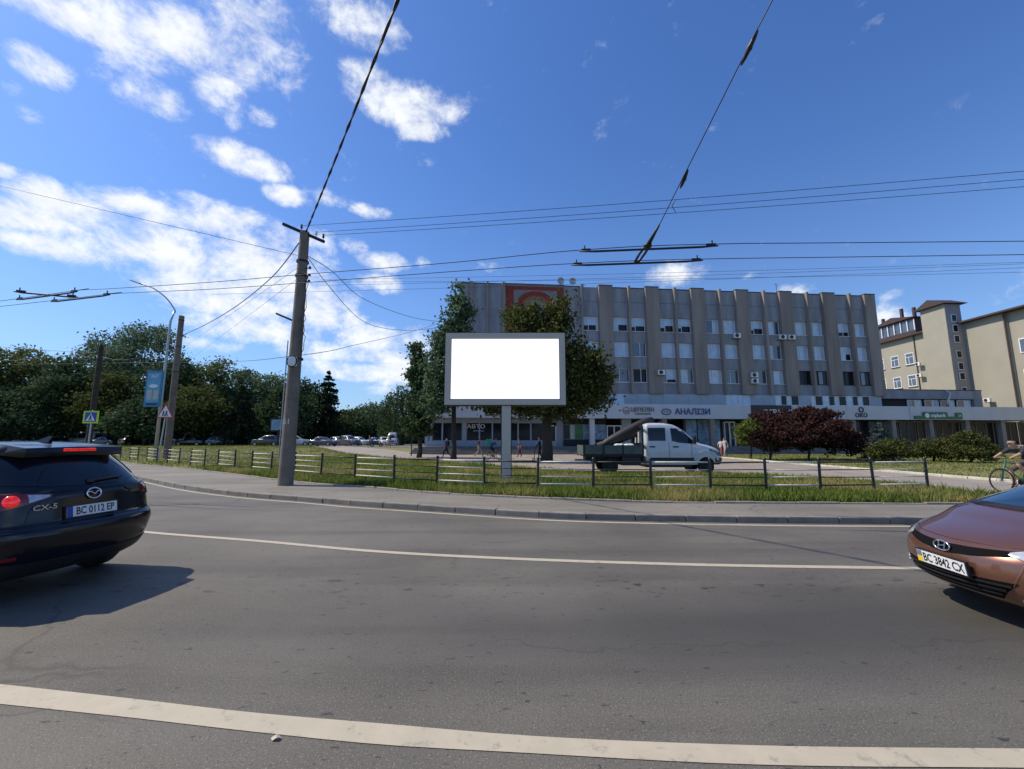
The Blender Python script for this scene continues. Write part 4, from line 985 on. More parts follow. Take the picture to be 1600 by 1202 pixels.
for zz in (bb_ + .1, bt - .1): m = MB(); m.tube([(-bw + .3, -.1, zz), (.0, 0, zz)], .03, 6); m.build('banner_arm', MT['steel_dark'], lamp)
# triangular warning sign on its own tube
MT['sign_red'] = material('sign_red', (.5, .03, .025), .4)
MT['sign_lime'] = material('sign_lime', (.5, .75, .03), .4, var=.05)
pw = at(250, 31.5); zc = PY(256, 646, 31.5).z - pw.z
ws = thing('warning_sign', 'red bordered triangular children warning sign below the blue banner', 'sign', pw)
m = MB(); m.tube([(0, 0, -.1), (.25, 0, zc + .35)], .045, 8); m.build('post', MT['galv'], ws)
def tri(s, y0, y1, mat, nm, par): m = MB(); m.prism([(.25 - s, zc - s * .55), (.25 + s, zc - s * .55), (.25, zc + s * 1.18)], y0, y1, 'XZ'); return m.build(nm, mat, par)
pa_ = tri(.64, -.09, -.06, MT['sign_red'], 'plate', ws); tri(.5, -.1, -.092, MT['sign_white'], 'plate_face', pa_)
m = MB()
for dx in (-.12, .1): m.lathe([(0, -.012), (.05, -.012), (.05, 0), (0, 0)], (.25 + dx, -.102, zc + .14), 'Y', 10); m.prism([(.25 + dx - .08, zc - .04), (.25 + dx + .06, zc + .0), (.25 + dx + .03, zc + .1), (.25 + dx - .05, zc + .09)], -.113, -.101, 'XZ'); m.prism([(.25 + dx - .12, zc - .24), (.25 + dx - .06, zc - .24), (.25 + dx + .02, zc - .03), (.25 + dx - .05, zc - .03)], -.113, -.101, 'XZ'); m.prism([(.25 + dx + .1, zc - .24), (.25 + dx + .15, zc - .22), (.25 + dx + .04, zc - .03), (.25 + dx - .02, zc - .03)], -.113, -.101, 'XZ')
tag(m.build('pictogram', MT['ink'], pa_), kind='stuff')
pc = at(139, 29); zc2 = PY(139, 652, 29).z - pc.z
cs = thing('crossing_sign', 'pedestrian crossing sign with bright lime border on the left', 'sign', pc)
m = MB(); m.tube([(0, 0, -.1), (0, 0, zc2 + .5)], .045, 8); m.build('post', MT['galv'], cs)
m = MB(); m.bb(-.53, .53, -.09, -.06, zc2 - .43, zc2 + .43); pb_ = m.build('plate', MT['sign_lime'], cs); m = MB(); m.bb(-.4, .4, -.1, -.092, zc2 - .33, zc2 + .33); m.build('blue_field', MT['blue_plain'], pb_)
m = MB(); m.prism([(-.33, zc2 - .27), (.33, zc2 - .27), (0, zc2 + .28)], -.108, -.102, 'XZ'); m.build('white_triangle', MT['sign_white'], pb_)
m = MB(); m.lathe([(0, -.008), (.045, -.008), (.045, 0), (0, 0)], (.0, -.11, zc2 + .12), 'Y', 10); m.prism([(-.07, zc2 - .1), (.05, zc2 - .1), (.06, zc2 + .07), (-.04, zc2 + .07)], -.118, -.11, 'XZ'); m.prism([(-.14, zc2 - .25), (-.08, zc2 - .25), (.0, zc2 - .1), (-.06, zc2 - .1)], -.118, -.11, 'XZ'); m.prism([(.08, zc2 - .25), (.14, zc2 - .25), (.04, zc2 - .1), (-.02, zc2 - .1)], -.118, -.11, 'XZ'); tag(m.build('walking_figure', MT['ink'], pb_), kind='stuff')

# billboard: grey frame round a white panel with added glow, on one post
MT['board_grey'] = material('billboard_grey', (.53, .47, .385), .6, var=.02); MT['glow_panel'] = material('billboard_glow_panel', (1, 1, 1), .5, var=0, emit=.85)
MT['outline'] = material('billboard_edge', (.008, .008, .008), .5)
YB = 15.2
bl = PY(696, 520, YB); br = PY(885, 634, YB); bbx = G(791, 762, ZW).x; xc = PY(791, 700, YB).x
board = thing('billboard', 'large blank white billboard panel in a grey frame on a single grey post', 'billboard', (xc, YB, ZW))
x0, x1 = bl.x - xc, br.x - xc; z1_, z0_ = bl.z - ZW, br.z - ZW; z0_ = PY(790, 634, YB).z - ZW; z1_ = PY(790, 520, YB).z - ZW
m = MB(); m.bb(x0, x1, 0, .3, z0_, z1_); m.build('cabinet', MT['outline'], board)
fw = .215; m = MB(); e_ = .025
m.bb(x0 + e_, x0 + fw, -.06, -.002, z0_ + e_, z1_ - e_); m.bb(x1 - fw, x1 - e_, -.06, -.002, z0_ + e_, z1_ - e_); m.bb(x0 + fw + .001, x1 - fw - .001, -.06, -.002, z1_ - fw, z1_ - e_); m.bb(x0 + fw + .001, x1 - fw - .001, -.06, -.002, z0_ + e_, z0_ + fw)
tag(m.build('frame', MT['board_grey'], board))
m = MB(); m.bb(x0 + fw + .03, x1 - fw - .03, -.03, -.003, z0_ + fw + .03, z1_ - fw - .03); m.build('glow_panel', MT['glow_panel'], board)
m = MB(); m.bb(-.165, .165, .02, .28, -.1, z0_ - .002); m.build('post', MT['board_grey'], board)
m = MB(); m.bb(-.195, -.167, .03, .27, -.1, z0_ - .002); m.build('post_edge', MT['outline'], board); m = MB(); m.bb(.167, .195, .03, .27, -.1, z0_ - .002); m.build('post_edge', MT['outline'], board)
# small advertising board in the park and orange sign by the shops
pq = at(434, 64); t = thing('poster_board', 'small dark framed poster board beside the utility pole', 'billboard', pq); zq = PY(434, 664, 64).z - pq.z
m = MB(); m.bb(-1.3, 1.3, -.1, .1, zq - 1.0, zq + 1.0); m.build('frame', MT['steel_dark'], t); m = MB(); m.bb(-1.1, 1.1, -.12, -.102, zq - .8, zq + .8); m.build('poster', MT['poster_blue'], t); m = MB(); m.bb(-.1, .1, -.05, .05, -.1, zq - 1.002); m.build('post', MT['steel_dark'], t)
pq = at(643, 40); t = thing('orange_sign', 'small orange oval sign beside the dark trees', 'sign', pq); zq = PY(643, 638, 40).z - pq.z
MT['sign_orange'] = material('sign_orange', (.55, .16, .06), .5, var=.4, scale=3)
m = MB(); m.add([(.3 * math.cos(a), -.05, zq + .66 * math.sin(a)) for a in np.linspace(0, 6.283, 20, endpoint=False)] + [(.3 * math.cos(a), .05, zq + .66 * math.sin(a)) for a in np.linspace(0, 6.283, 20, endpoint=False)], [tuple(range(20)), tuple(range(39, 19, -1))] + [(i, (i + 1) % 20, 20 + (i + 1) % 20, 20 + i) for i in range(20)]); m.build('plate', MT['sign_orange'], t); m = MB(); m.tube([(0, .1, -.1), (0, .1, zq)], .05, 6); m.build('post', MT['steel_dark'], t)

# ------------------------------------------------------------------ overhead wires
def sagline(a, b, sag, n=24):
    a, b = Vector(a), Vector(b); return [a.lerp(b, t) - Vector((0, 0, 4 * sag * t * (1 - t))) for t in np.linspace(0, 1, n)]


def wire(label, pts, r=.009, name='overhead_wire', group='overhead wires'):
    m = MB(); m.tube(pts, r, 5); o = m.build(name, MT['wire'], None, smooth=True, fix=False); return tag(o, label, 'wire', group)


PT = PB + Vector((.06, 0, HP))
# trolley contact wires
ZT = 5.85
c1 = [G(px, py, ZT) for px, py in ((26, 467), (120, 454), (175, 451), (330, 441), (485, 428), (700, 411), (907, 391), (1120, 381.5), (1600, 377))]
c2 = [G(px, py, ZT) for px, py in ((80, 470), (172, 459.5), (330, 452), (487, 441), (700, 425), (897, 412), (1097, 405), (1600, 398))]
def ext(c, a, b):
    d = (c[0] - c[1]).normalized(); e = (c[-1] - c[-2]).normalized(); return [c[0] + d * a] + c + [c[-1] + e * b]
w1 = wire('trolleybus contact wire, upper of the two running through the long splices', spline(ext(c1, 30, 40)), .009, 'contact_wire')
w2 = wire('trolleybus contact wire, lower of the two running through the long splices', spline(ext(c2, 30, 40)), .009, 'contact_wire')
def splice(label, a, b):
    t = thing('wire_splice', label, 'wire fitting', a, 0, 'wire splices'); a, b = Vector(a), Vector(b); d = (b - a); n = d.normalized()
    m = MB(); m.tube([(0, 0, -.03), d * .12 + Vector((0, 0, -.045)), d * .88 + Vector((0, 0, -.045)), d + Vector((0, 0, -.03))], [.018, .026, .026, .018], 6); m.build('bar', MT['wire'], t, smooth=True)
    for q in (0, 1): m = MB(); m.box(d * q + n * (.15 if q == 0 else -.15), (.2, .035, .045), rot=n.to_track_quat('X', 'Z').to_matrix()); m.tube([d * q + n * (.12 if q == 0 else -.12), d * q + n * (.12 if q == 0 else -.12) + Vector((0, 0, .1))], .015, 5); m.build('clamp', MT['wire'], t)
    return t
splice('upper long splice bar hanging above the billboard to the right', G(905, 391, ZT), G(1122, 382, ZT)); splice('lower long splice bar hanging above the billboard to the right', G(893, 412.5, ZT), G(1098, 405, ZT))
splice('splice bar at far left rising to the right, upper', G(26, 467, ZT), G(121, 454, ZT)); splice('splice bar at far left rising to the right, lower', G(80, 470, ZT), G(172, 459, ZT)); splice('splice bar at far left crossing the other two', G(22, 454, ZT + .1), G(122, 463, ZT + .1))
# span wire holding the contact wires
sa = G(995, 409, ZT + .02); sb = G(1012, 384, ZT + .05)
def along(px, py, z): return G(px, py, z)
S = [sb, G(1030, 352, 6.1), G(1065, 282, 6.45), G(1165, 82, 7.3), G(1207, 0, 7.6)]; S.append(S[-1] + (S[-1] - S[-2]) * 2.4)
wire('span wire climbing from the splices to the upper right', spline(S), .009, 'span_wire')
yoke = thing('span_yoke', 'black insulated yoke joining the two splice bars to the span wire', 'wire fitting', sa)
d = sb - sa; m = MB(); sd = Vector((.045, 0, 0)); m.tube([sd, d * .5 + sd * 1.3, d + sd, d - sd, d * .5 - sd * 1.3, -sd], .028, 6, closed=True); m.build('loop', MT['wire'], yoke, smooth=True)
e2 = G(1030, 352, 6.1) - sa; m = MB(); m.tube([d, d.lerp(e2, .5), e2], [.05, .035, .02], 8); m.lathe([(.0, -.05), (.09, -.03), (.09, .03), (0, .05)], d, n=10); m.build('insulator', MT['wire'], yoke, smooth=True)
for lab, q0, q1, z0, z1 in (('ring insulator halfway up the span wire', (1064, 292), (1074, 268), 6.43, 6.52), ('twisted insulator high on the span wire', (1160, 98), (1182, 52), 7.2, 7.42)):
    a, b = G(*q0, z0), G(*q1, z1); t = thing('span_insulator', lab, 'wire fitting', a, 0, 'span wire insulators'); d = b - a
    m = MB(); m.tube([d * -.1, d * .15, d * .38, d * .5, d * .62, d * .85, d * 1.1], [.012, .03, .034, .045, .034, .03, .012], 8); m.build('body', MT['wire'], t, smooth=True)
wire('stray wire end curling below the ring insulator', [G(1056, 312, 6.32), G(1050, 322, 6.28), G(1056, 333, 6.25)], .007, 'span_wire')
# heavy twisted cable over the road
q = G(613, 0, 9.5); dd = (q - PT); far = PT + dd * 2.6; far.z = 9.9
tw_ = sagline(PT + Vector((.1, -.1, -.02)), far, .35, 60)
for k in range(2):
    pts = []
    for i, p in enumerate(tw_): a = i * 1.9 + k * math.pi; pts.append(p + Vector((math.cos(a) * .022, math.sin(a) * .01, math.sin(a) * .022)))
    CB_ = (CB_ if k else MB()); CB_.tube(pts, .02, 5)
tag(CB_.build('twisted_cable', MT['wire'], None, smooth=True, fix=False), 'thick twisted cable climbing from the pole top over the road', 'wire', 'overhead wires')
# three wires from the crossarm to the right
for k, (ins, py) in enumerate(zip(INS, (255, 268, 280))):
    e = G(1600, py, 9.55); d = (e - ins); wire(['uppermost', 'middle', 'lowest'][k] + ' of three thin wires from the crossarm to the right', sagline(ins, ins + d * 1.8, .25, 40), .0085)
# cable to the rear pole, drooping service cables, thin guys
zA = PB + Vector((-.12, 0, HP * .955)); m2 = Vector(tp2.location) + Vector((.2, 0, hp2 * .86))
wire('sagging cable between the utility pole and the rear concrete pole', spline([zA, PY(425, 433, 19), PY(370, 478, 24), PY(320, 508, 29), m2]), .022)
e1 = PY(760, 500, 30); s0 = PB + Vector((.2, -.05, HP * .9))
wire('drooping service cable from the pole towards the slender tree, upper', spline([s0, PY(520, 425, 18), PY(570, 468, 22), PY(648, 497, 28), PY(715, 505, 31)]), .014)
wire('drooping service cable from the pole towards the slender tree, lower', spline([s0, PY(512, 445, 18), PY(560, 497, 22), PY(600, 513, 25), PY(650, 516, 29), PY(712, 508, 31)]), .014)
wire('thin cable crossing behind the pole at mid height', spline([PY(-60, 572, 60), PY(130, 568, 45), PY(330, 566, 30), PY(463, 556, 15.75), PY(560, 538, 22), PY(645, 518, 29), PY(700, 500, 31.5)]), .012)
wire('thin wire from the upper left sky to the pole', [PY(-80, 272, 14), PB + Vector((-.05, .05, HP * .9))], .008)
wire('thin cable between the dark pole and the left edge of the park', sagline(tp3.location + Vector((0, 0, hp3 * .93)), PY(-120, 528, 40), .25), .02)
wire('loose cable sagging between the dark pole and the concrete pole', sagline(tp3.location + Vector((0, 0, hp3 * .9)), tp2.location + Vector((0, 0, hp2 * .84)), 1.0), .02)
wire('thin cable at the left in front of the park trees', sagline(PY(-80, 566, 40), PY(140, 552, 42), .25), .02)
for k, (a, b) in enumerate((((500, 437), (1660, 408)), ((500, 446), (1660, 410)), ((520, 441), (1660, 424)), ((330, 460), (1660, 416)))):
    wire(['first', 'second', 'third', 'fourth'][k] + ' of the far thin wires strung above the office roof', sagline(PY(a[0], a[1], 34), PY(b[0], b[1], 27), .15, 30), .011)
for k, (a, b) in enumerate((((280, 548), (470, 415)), ((300, 560), (472, 430)))):
    wire(['upper', 'lower'][k] + ' faint wire slanting behind the left side of the utility pole', [PY(a[0], a[1], 60), PY(b[0], b[1], 22)], .009)
leaf = G(423, 1155); m = MB(); m.add([(0, 0, .006), (.03, .012, .02), (.06, .0, .008), (.045, -.02, .022), (.02, -.022, .006), (.03, -.004, .026)], [(0, 1, 5), (1, 2, 5), (2, 3, 5), (3, 4, 5), (4, 0, 5)])
MT['dry_leaf'] = material('dry_leaf', (.5, .45, .36), .8); o = m.build('paper_scrap', MT['dry_leaf'], None, fix=False, loc=leaf); tag(o, 'small pale crumpled scrap lying on the near asphalt', 'litter')
# ------------------------------------------------------------------ vehicles
def loft_body(keys, sub=4, ne=11, ns=15, cap_z=.03):
    """closed body from level outlines; key = (z, x_rear, x_front, half_width, rear_curve, rear_power, front_curve, front_power, rear_width, front_width)"""
    A = np.array(keys, float); n = len(A); rows = []
    for i in range(n - 1):
        p0, p1, p2, p3 = A[max(i - 1, 0)], A[i], A[i + 1], A[min(i + 2, n - 1)]
        for k in range(sub):
            t = k / sub; m1 = (p2 - p0) / 2; m2 = (p3 - p1) / 2
            lim = np.abs(p2 - p1) * 1.2; m1 = np.clip(m1, -lim, lim); m2 = np.clip(m2, -lim, lim)
            rows.append((2 * t**3 - 3 * t**2 + 1) * p1 + (t**3 - 2 * t**2 + t) * m1 + (-2 * t**3 + 3 * t**2) * p2 + (t**3 - t**2) * m2)
    rows.append(A[-1]); V = []
    def outline(r):
        z, xr, xf, w, cr, pr, cf, pf, wr, wf = r; o = []
        for t in np.linspace(0, 1, ne):
            a = t * math.pi / 2; o.append((xr + cr * (1 - math.cos(a) ** (2 / pr)), w * wr * math.sin(a) ** (2 / pr)))
        for t in np.linspace(0, 1, ns + 2)[1:-1]:
            q = w * (wr + (1 - wr) * smooth01(0, .35, t)) if t < .5 else w * (wf + (1 - wf) * smooth01(0, .35, 1 - t)); o.append((xr + cr + (xf - cf - xr - cr) * t, float(q)))
        for t in np.linspace(1, 0, ne):
            a = t * math.pi / 2; o.append((xf - cf * (1 - math.cos(a) ** (2 / pf)), w * wf * math.sin(a) ** (2 / pf)))
        half = o; return half + [(x, -y) for x, y in reversed(half[1:-1])]
    outs = [outline(r) for r in rows]; m = len(outs[0]); F = []
    for r, o in zip(rows, outs): V += [(x, y, r[0]) for x, y in o]
    for i in range(len(rows) - 1):
        for k in range(m): F.append((i * m + k, i * m + (k + 1) % m, (i + 1) * m + (k + 1) % m, (i + 1) * m + k))
    for base, sgn, dz in ((0, -1, 0.), ((len(rows) - 1) * m, 1, cap_z)):
        o = outs[0 if sgn < 0 else -1]; z = rows[0 if sgn < 0 else -1][0]; cx = (o[0][0] + o[len(o) // 2][0]) / 2; prev = base
        for q, fz in ((.75, .55), (.4, .9)):
            s0 = len(V); V += [(cx + (x - cx) * q, y * q, z + dz * fz) for x, y in o]
            for k in range(m): F.append((prev + k, prev + (k + 1) % m, s0 + (k + 1) % m, s0 + k))
            prev = s0
        c = len(V); V.append((cx, 0, z + dz)); F += [(prev + k, prev + (k + 1) % m, c) for k in range(m)]
    return V, F


def body_object(name, keys, mats, parent, wheels=(), wr=.36, sub=4, ww=.5):
    V, F = loft_body(keys, sub); m = MB(); m.add(V, F); o = m.build(name, mats, parent, smooth=True)
    if wheels:
        bpy.context.view_layer.update(); cut = MB()
        for (x, y, r) in wheels: cut.lathe([(0, -ww), (r, -ww), (r, ww), (0, ww)], (x, y + (.28 if y > 0 else -.28), r * .93), 'Y', 28)
        c = cut.build('cutter', mats, None); c.data.polygons.foreach_set('material_index', [len(c.data.materials) - 1] * len(c.data.polygons))
        mod = o.modifiers.new('b', 'BOOLEAN'); mod.operation = 'DIFFERENCE'; mod.object = c; mod.solver = 'EXACT'
        pm_ = o.parent; o.parent = None; bpy.context.view_layer.update(); dg = bpy.context.evaluated_depsgraph_get()
        me = bpy.data.meshes.new_from_object(o.evaluated_get(dg)); o.modifiers.clear(); o.data = me; o.parent = pm_; bpy.data.objects.remove(c)
        auto_smooth(o, 38)
    return o


class Skin:
    """lays panels, lamps and glass on a body by casting lines onto it"""
    def __init__(s, o):
        me = o.data; s.b = BVHTree.FromPolygons([v.co for v in me.vertices], [p.vertices for p in me.polygons])

    def hit(s, view, a, b):
        if view == 'rear': o, d = Vector((-3, a, b)), Vector((1, 0, 0))
        elif view == 'front': o, d = Vector((12, a, b)), Vector((-1, 0, 0))
        elif view == 'left': o, d = Vector((a, 4, b)), Vector((0, -1, 0))
        elif view == 'right': o, d = Vector((a, -4, b)), Vector((0, 1, 0))
        else: o, d = Vector((a, b, 5)), Vector((0, 0, -1))
        h = s.b.ray_cast(o, d)
        if h[0] is None: h = s.b.find_nearest(o + d * 3.2)
        n = h[1]
        if n.dot(d) > 0: n = -n
        return h[0], n

    def panel(s, name, view, lo, hi, mat, parent, off=.008, nu=10, nv=5, back=.03, mb=None):
        """lo and hi: the lower and upper border as lists of view coordinates"""
        def res(pl, n):
            P = np.array(pl, float); d = np.concatenate([[0], np.cumsum(np.hypot(*np.diff(P, axis=0).T))]) if len(P) > 1 else np.array([0.]); t = np.linspace(0, d[-1], n); return np.stack([np.interp(t, d, P[:, 0]), np.interp(t, d, P[:, 1])], 1)
        A, B = res(lo, nu), res(hi, nu); m = mb or MB(); k0 = len(m.v); V = []; W = []
        for j in range(nv):
            for i in range(nu):
                q = A[i] + (B[i] - A[i]) * j / (nv - 1); h, n = s.hit(view, q[0], q[1]); V.append(h + n * off); W.append(h - n * back)
        F = [(j * nu + i, j * nu + i + 1, (j + 1) * nu + i + 1, (j + 1) * nu + i) for j in range(nv - 1) for i in range(nu - 1)]
        ring = [i for i in range(nu)] + [j * nu + nu - 1 for j in range(1, nv)] + [(nv - 1) * nu + i for i in range(nu - 2, -1, -1)] + [j * nu for j in range(nv - 2, 0, -1)]
        N = len(V); V += [W[i] for i in ring]; L_ = len(ring)
        F += [(ring[i], ring[(i + 1) % L_], N + (i + 1) % L_, N + i) for i in range(L_)]
        m.add(V, F)
        if mb: return None
        o = m.build(name, mat, parent); auto_smooth(o, 40); return o

    def line(s, name, view, pts, r, mat, parent, off=.002, n=24):
        P = np.array(pts, float); d = np.concatenate([[0], np.cumsum(np.hypot(*np.diff(P, axis=0).T))]); t = np.linspace(0, d[-1], n)
        q = [s.hit(view, np.interp(k, d, P[:, 0]), np.interp(k, d, P[:, 1])) for k in t]; m = MB(); m.tube([h + nn * off for h, nn in q], r, 6); return m.build(name, mat, parent, smooth=True)


def wheel(parent, x, y, r, w=.22, rim='rim', seg=28, spokes=True):
    t = MB(); rr = r * .68; t.lathe([(rr, -w / 2), (r * .93, -w / 2), (r, -w * .32), (r, w * .32), (r * .93, w / 2), (rr, w / 2), (rr, -w / 2)], (x, y, r), 'Y', seg); ty = t.build('wheel', MT['rubber'], parent); auto_smooth(ty, 40)
    s = 1 if y > 0 else -1; m = MB(); m.lathe([(rr, -w * .45), (rr, w * .45 * s), (rr * .93, w * .42 * s), (rr * .9, w * .1 * s), (0, w * .1 * s)], (x, y, r), 'Y', seg)
    if spokes:
        for k in range(5):
            a = 2 * math.pi * k / 5 + .3; c = Vector((math.cos(a), 0, math.sin(a))); m.box(Vector((x, y + s * w * .33, r)) + c * rr * .5, (rr * .98, .03, .07), rot=Matrix.Rotation(-a, 3, 'Y'))
    m.lathe([(0, w * .42 * s), (.06, w * .42 * s), (.07, w * .2 * s)], (x, y, r), 'Y', 12); m.build('rim', MT[rim], ty)


def plate(parent, view, sk, y, z, w, h, txt, left_mats):
    pos, n = sk.hit(view, y, z); right = Vector((0, -1, 0)) if view == 'rear' else Vector((0, 1, 0)); right = (right - n * right.dot(n)).normalized(); up = n.cross(right)
    if up.z < 0: up = -up
    M_ = frame_mtx(pos + n * .02, right, up); nn = right.cross(up)
    def slab(nm, a0, a1, b0, b1, d0, d1, mat, par): m = MB(); m.bb(a0, a1, b0, b1, d0, d1); m.v = [tuple(M_ @ Vector(v)) for v in m.v]; return m.build(nm, mat, par)
    o = slab('number_plate', -w / 2 - .012, w / 2 + .012, -h / 2 - .012, h / 2 + .012, -.025, .0, MT['plastic_black'], parent); slab('plate_face', -w / 2, w / 2, -h / 2, h / 2, .001, .005, MT['white_plain'], o)
    if len(left_mats) == 1: slab('country_band', -w / 2, -w / 2 + .055, -h / 2, h / 2, .0055, .007, MT[left_mats[0]], o)
    else: slab('country_band', -w / 2, -w / 2 + .06, 0, h / 2, .0055, .007, MT[left_mats[0]], o); slab('country_band', -w / 2, -w / 2 + .06, -h / 2, -.0005, .0055, .007, MT[left_mats[1]], o)
    text_obj('plate_text', txt, h * 1.0, MT['ink'], o, M_ @ Matrix.Translation((.026, -.004, .006)), .0006, bold=.0022, xs=.74)
    return o, M_


def ring(parent, name, M_, rx, ry, r, mat, n=28):
    m = MB(); m.tube([M_ @ Vector((rx * math.cos(a), ry * math.sin(a), .012)) for a in np.linspace(0, 6.2832, n, endpoint=False)], r, 6, closed=True); return m.build(name, mat, parent, smooth=True)


# --- black SUV leaving to the left
MT['paint_black'] = material('paint_deep_blue_black', (.004, .005, .009), .16, .0, var=.1, spec=.5)
MT['red_lit'] = material('red_lamp_lit', (.9, .02, .01), .2, coat=1., var=.35, scale=30, emit=.4)
HB = R(5); hx, hy = -math.cos(HB), math.sin(HB)
suv = thing('suv_car', 'deep blue-black SUV seen from behind with its brake lights on', 'car', (-4.73, 4.93, 0), math.atan2(hy, hx))
kz = [(.24, .28, 4.3, .78, .4, 3.0, .5, 3.0, .96, .94), (.34, .1, 4.45, .87, .46, 2.7, .6, 2.8, .97, .93), (.5, .02, 4.53, .91, .46, 2.6, .65, 2.7, .975, .93), (.66, .0, 4.55, .92, .44, 2.7, .65, 2.7, .98, .93), (.73, .015, 4.54, .92, .43, 2.7, .65, 2.7, .98, .93), (.78, .075, 4.52, .92, .42, 2.8, .65, 2.7, .975, .93),
      (.92, .1, 4.45, .918, .42, 2.8, .65, 2.6, .965, .92), (1.05, .12, 4.3, .905, .42, 2.7, .7, 2.5, .955, .92), (1.12, .15, 3.6, .885, .44, 2.6, .6, 2.4, .94, .93), (1.17, .185, 3.2, .865, .45, 2.5, .5, 2.4, .93, .92), (1.34, .33, 2.75, .78, .44, 2.5, .5, 2.4, .93, .9), (1.48, .46, 2.35, .685, .42, 2.5, .5, 2.4, .93, .9), (1.54, .47, 2.1, .655, .3, 3, .5, 2.4, .95, .9), (1.585, .5, 1.9, .6, .3, 3, .5, 2.4, .95, .9), (1.61, .6, 1.75, .53, .3, 3, .4, 2.4, .95, .9)]
WS = [(.93, .8, .4), (.93, -.8, .4), (3.62, .8, .4), (3.62, -.8, .4)]
sb_ = body_object('body', kz, [MT['paint_black'], MT['plastic_black']], suv, WS)
sk = Skin(sb_)
for x, y, r in WS: wheel(suv, x, y * .985, .36)
sk.panel('rear_window', 'rear', [(.7, 1.19), (.35, 1.15), (0, 1.14), (-.35, 1.15), (-.7, 1.19)], [(.59, 1.47), (0, 1.49), (-.59, 1.47)], MT['carglass'], suv, .006, 18, 7)
# roof spoiler with the lit third brake lamp
m = MB(); pr = [(.375, 1.515), (.4, 1.465), (.55, 1.46), (.7, 1.55), (.68, 1.605), (.39, 1.565)]
for q, s in ((-.56, .0), (-.5, 1), (0, 1.15), (.5, 1), (.56, .0)):
    m.v += [(.45 + (x - .45) * (1 if s else .3) + (0 if s else .15) - (.02 if s > 1 else 0), q, (z if s else 1.53 + (z - 1.53) * .3) + (.012 if s > 1 else 0) - (.02 if not s else 0)) for x, z in pr]
for i in range(4):
    for k in range(6): m.f.append((i * 6 + k, i * 6 + (k + 1) % 6, (i + 1) * 6 + (k + 1) % 6, (i + 1) * 6 + k)); m.m.append(0)
m.f += [tuple(range(6)), tuple(range(24, 30))]; m.m += [0, 0]
sp = m.build('spoiler', MT['paint_black'], suv); auto_smooth(sp, 30)
m = MB(); m.box((.365, 0, 1.54), (.03, .34, .035)); m.build('brake_lamp', MT['red_lit'], suv, bevel=.008)
for s in (1, -1):
    sk.panel('quarter_window', 'left' if s > 0 else 'right', [(.75, 1.22), (1.6, 1.18)], [(.95, 1.44), (1.6, 1.48)], MT['carglass'], suv, .005, 10, 5)
    sk.panel('side_window', 'left' if s > 0 else 'right', [(1.65, 1.18), (2.9, 1.17)], [(1.65, 1.48), (2.25, 1.46)], MT['carglass'], suv, .005, 12, 5)
    tl = sk.panel('tail_light', 'rear', [(s * .4, 1.05), (s * .6, .99), (s * .76, .95), (s * .86, .96)], [(s * .38, 1.075), (s * .6, 1.1), (s * .76, 1.115), (s * .845, 1.13)], MT['plastic_black' if s < 0 else 'red_light'], suv, .014, 12, 5)
    h, n = sk.hit('rear', s * .68, 1.035); mm = MB(); mm.lathe([(0, .02), (.045, .018), (.06, .0)], (0, 0, 0), 'Z', 20); q = n.to_track_quat('Z', 'Y').to_matrix(); mm.v = [tuple(h + n * .018 + q @ Vector(v)) for v in mm.v]
    if s > 0: mm.build('lamp_ring', MT['red_lit'], tl, smooth=True); sk.panel('lamp_clear', 'rear', [(.41, 1.055), (.57, 1.01)], [(.41, 1.07), (.57, 1.085)], MT['lamp_clear'], tl, .018, 6, 4)
    else: sk.panel('lamp_red', 'rear', [(-.6, 1.0), (-.76, .96), (-.85, .97)], [(-.6, 1.09), (-.76, 1.1), (-.842, 1.115)], MT['red_light'], tl, .018, 8, 4)
    sk.panel('reflector', 'rear', [(s * .64, .47), (s * .8, .47)], [(s * .64, .5), (s * .8, .5)], MT['red_light'], suv, .008, 6, 3)
    sk.panel('spoiler_winglet', 'rear', [(s * .69, 1.22), (s * .745, 1.22)], [(s * .58, 1.5), (s * .64, 1.5)], MT['paint_black'], suv, .014, 4, 6, .03)
sk.panel('lower_bumper', 'rear', [(.84, .27), (0, .26), (-.84, .27)], [(.87, .46), (.6, .42), (0, .41), (-.6, .42), (-.87, .46)], MT['plastic_black'], suv, .012, 20, 5)
sk.panel('chrome_strip', 'rear', [(.38, 1.09), (0, 1.095), (-.38, 1.09)], [(.38, 1.098), (0, 1.103), (-.38, 1.098)], MT['paint_black'], suv, .012, 14, 3)
sk.line('tailgate_seam', 'rear', [(.4, 1.08), (.56, .95), (.6, .78), (.5, .735), (0, .73), (-.5, .735), (-.6, .78), (-.56, .95), (-.4, 1.08)], .004, MT['plastic_black'], suv, .0, 50)
plate(suv, 'rear', sk, 0.02, .87, .52, .112, 'BC 0112 EP', ['blue_plain'])
h, n = sk.hit('rear', 0, 1.045); r_ = Vector((0, -1, 0)); E = frame_mtx(h, r_, n.cross(r_) if n.cross(r_).z > 0 else r_.cross(n))
em = ring(suv, 'emblem', E, .075, .058, .009, MT['chrome'])
m = MB(); m.tube([E @ Vector(p) for p in ((-.068, .012, .012), (-.035, .02, .014), (0, -.012, .016), (.035, .02, .014), (.068, .012, .012))], .008, 6); m.build('emblem_wings', MT['chrome'], em, smooth=True)
h, n = sk.hit('rear', .45, .95); text_obj('badge', 'CX-5', .075, MT['chrome'], suv, frame_mtx(h + n * .01, Vector((0, -1, 0)) + n * n.y, (0, 0, 1)), .003, bold=.001, xs=1.2)
h, n = sk.hit('rear', -.5, 1.015); text_obj('badge', 'AWD', .04, MT['chrome'], suv, frame_mtx(h + n * .01, Vector((0, -1, 0)) + n * n.y, (0, 0, 1)), .003, xs=1.3)
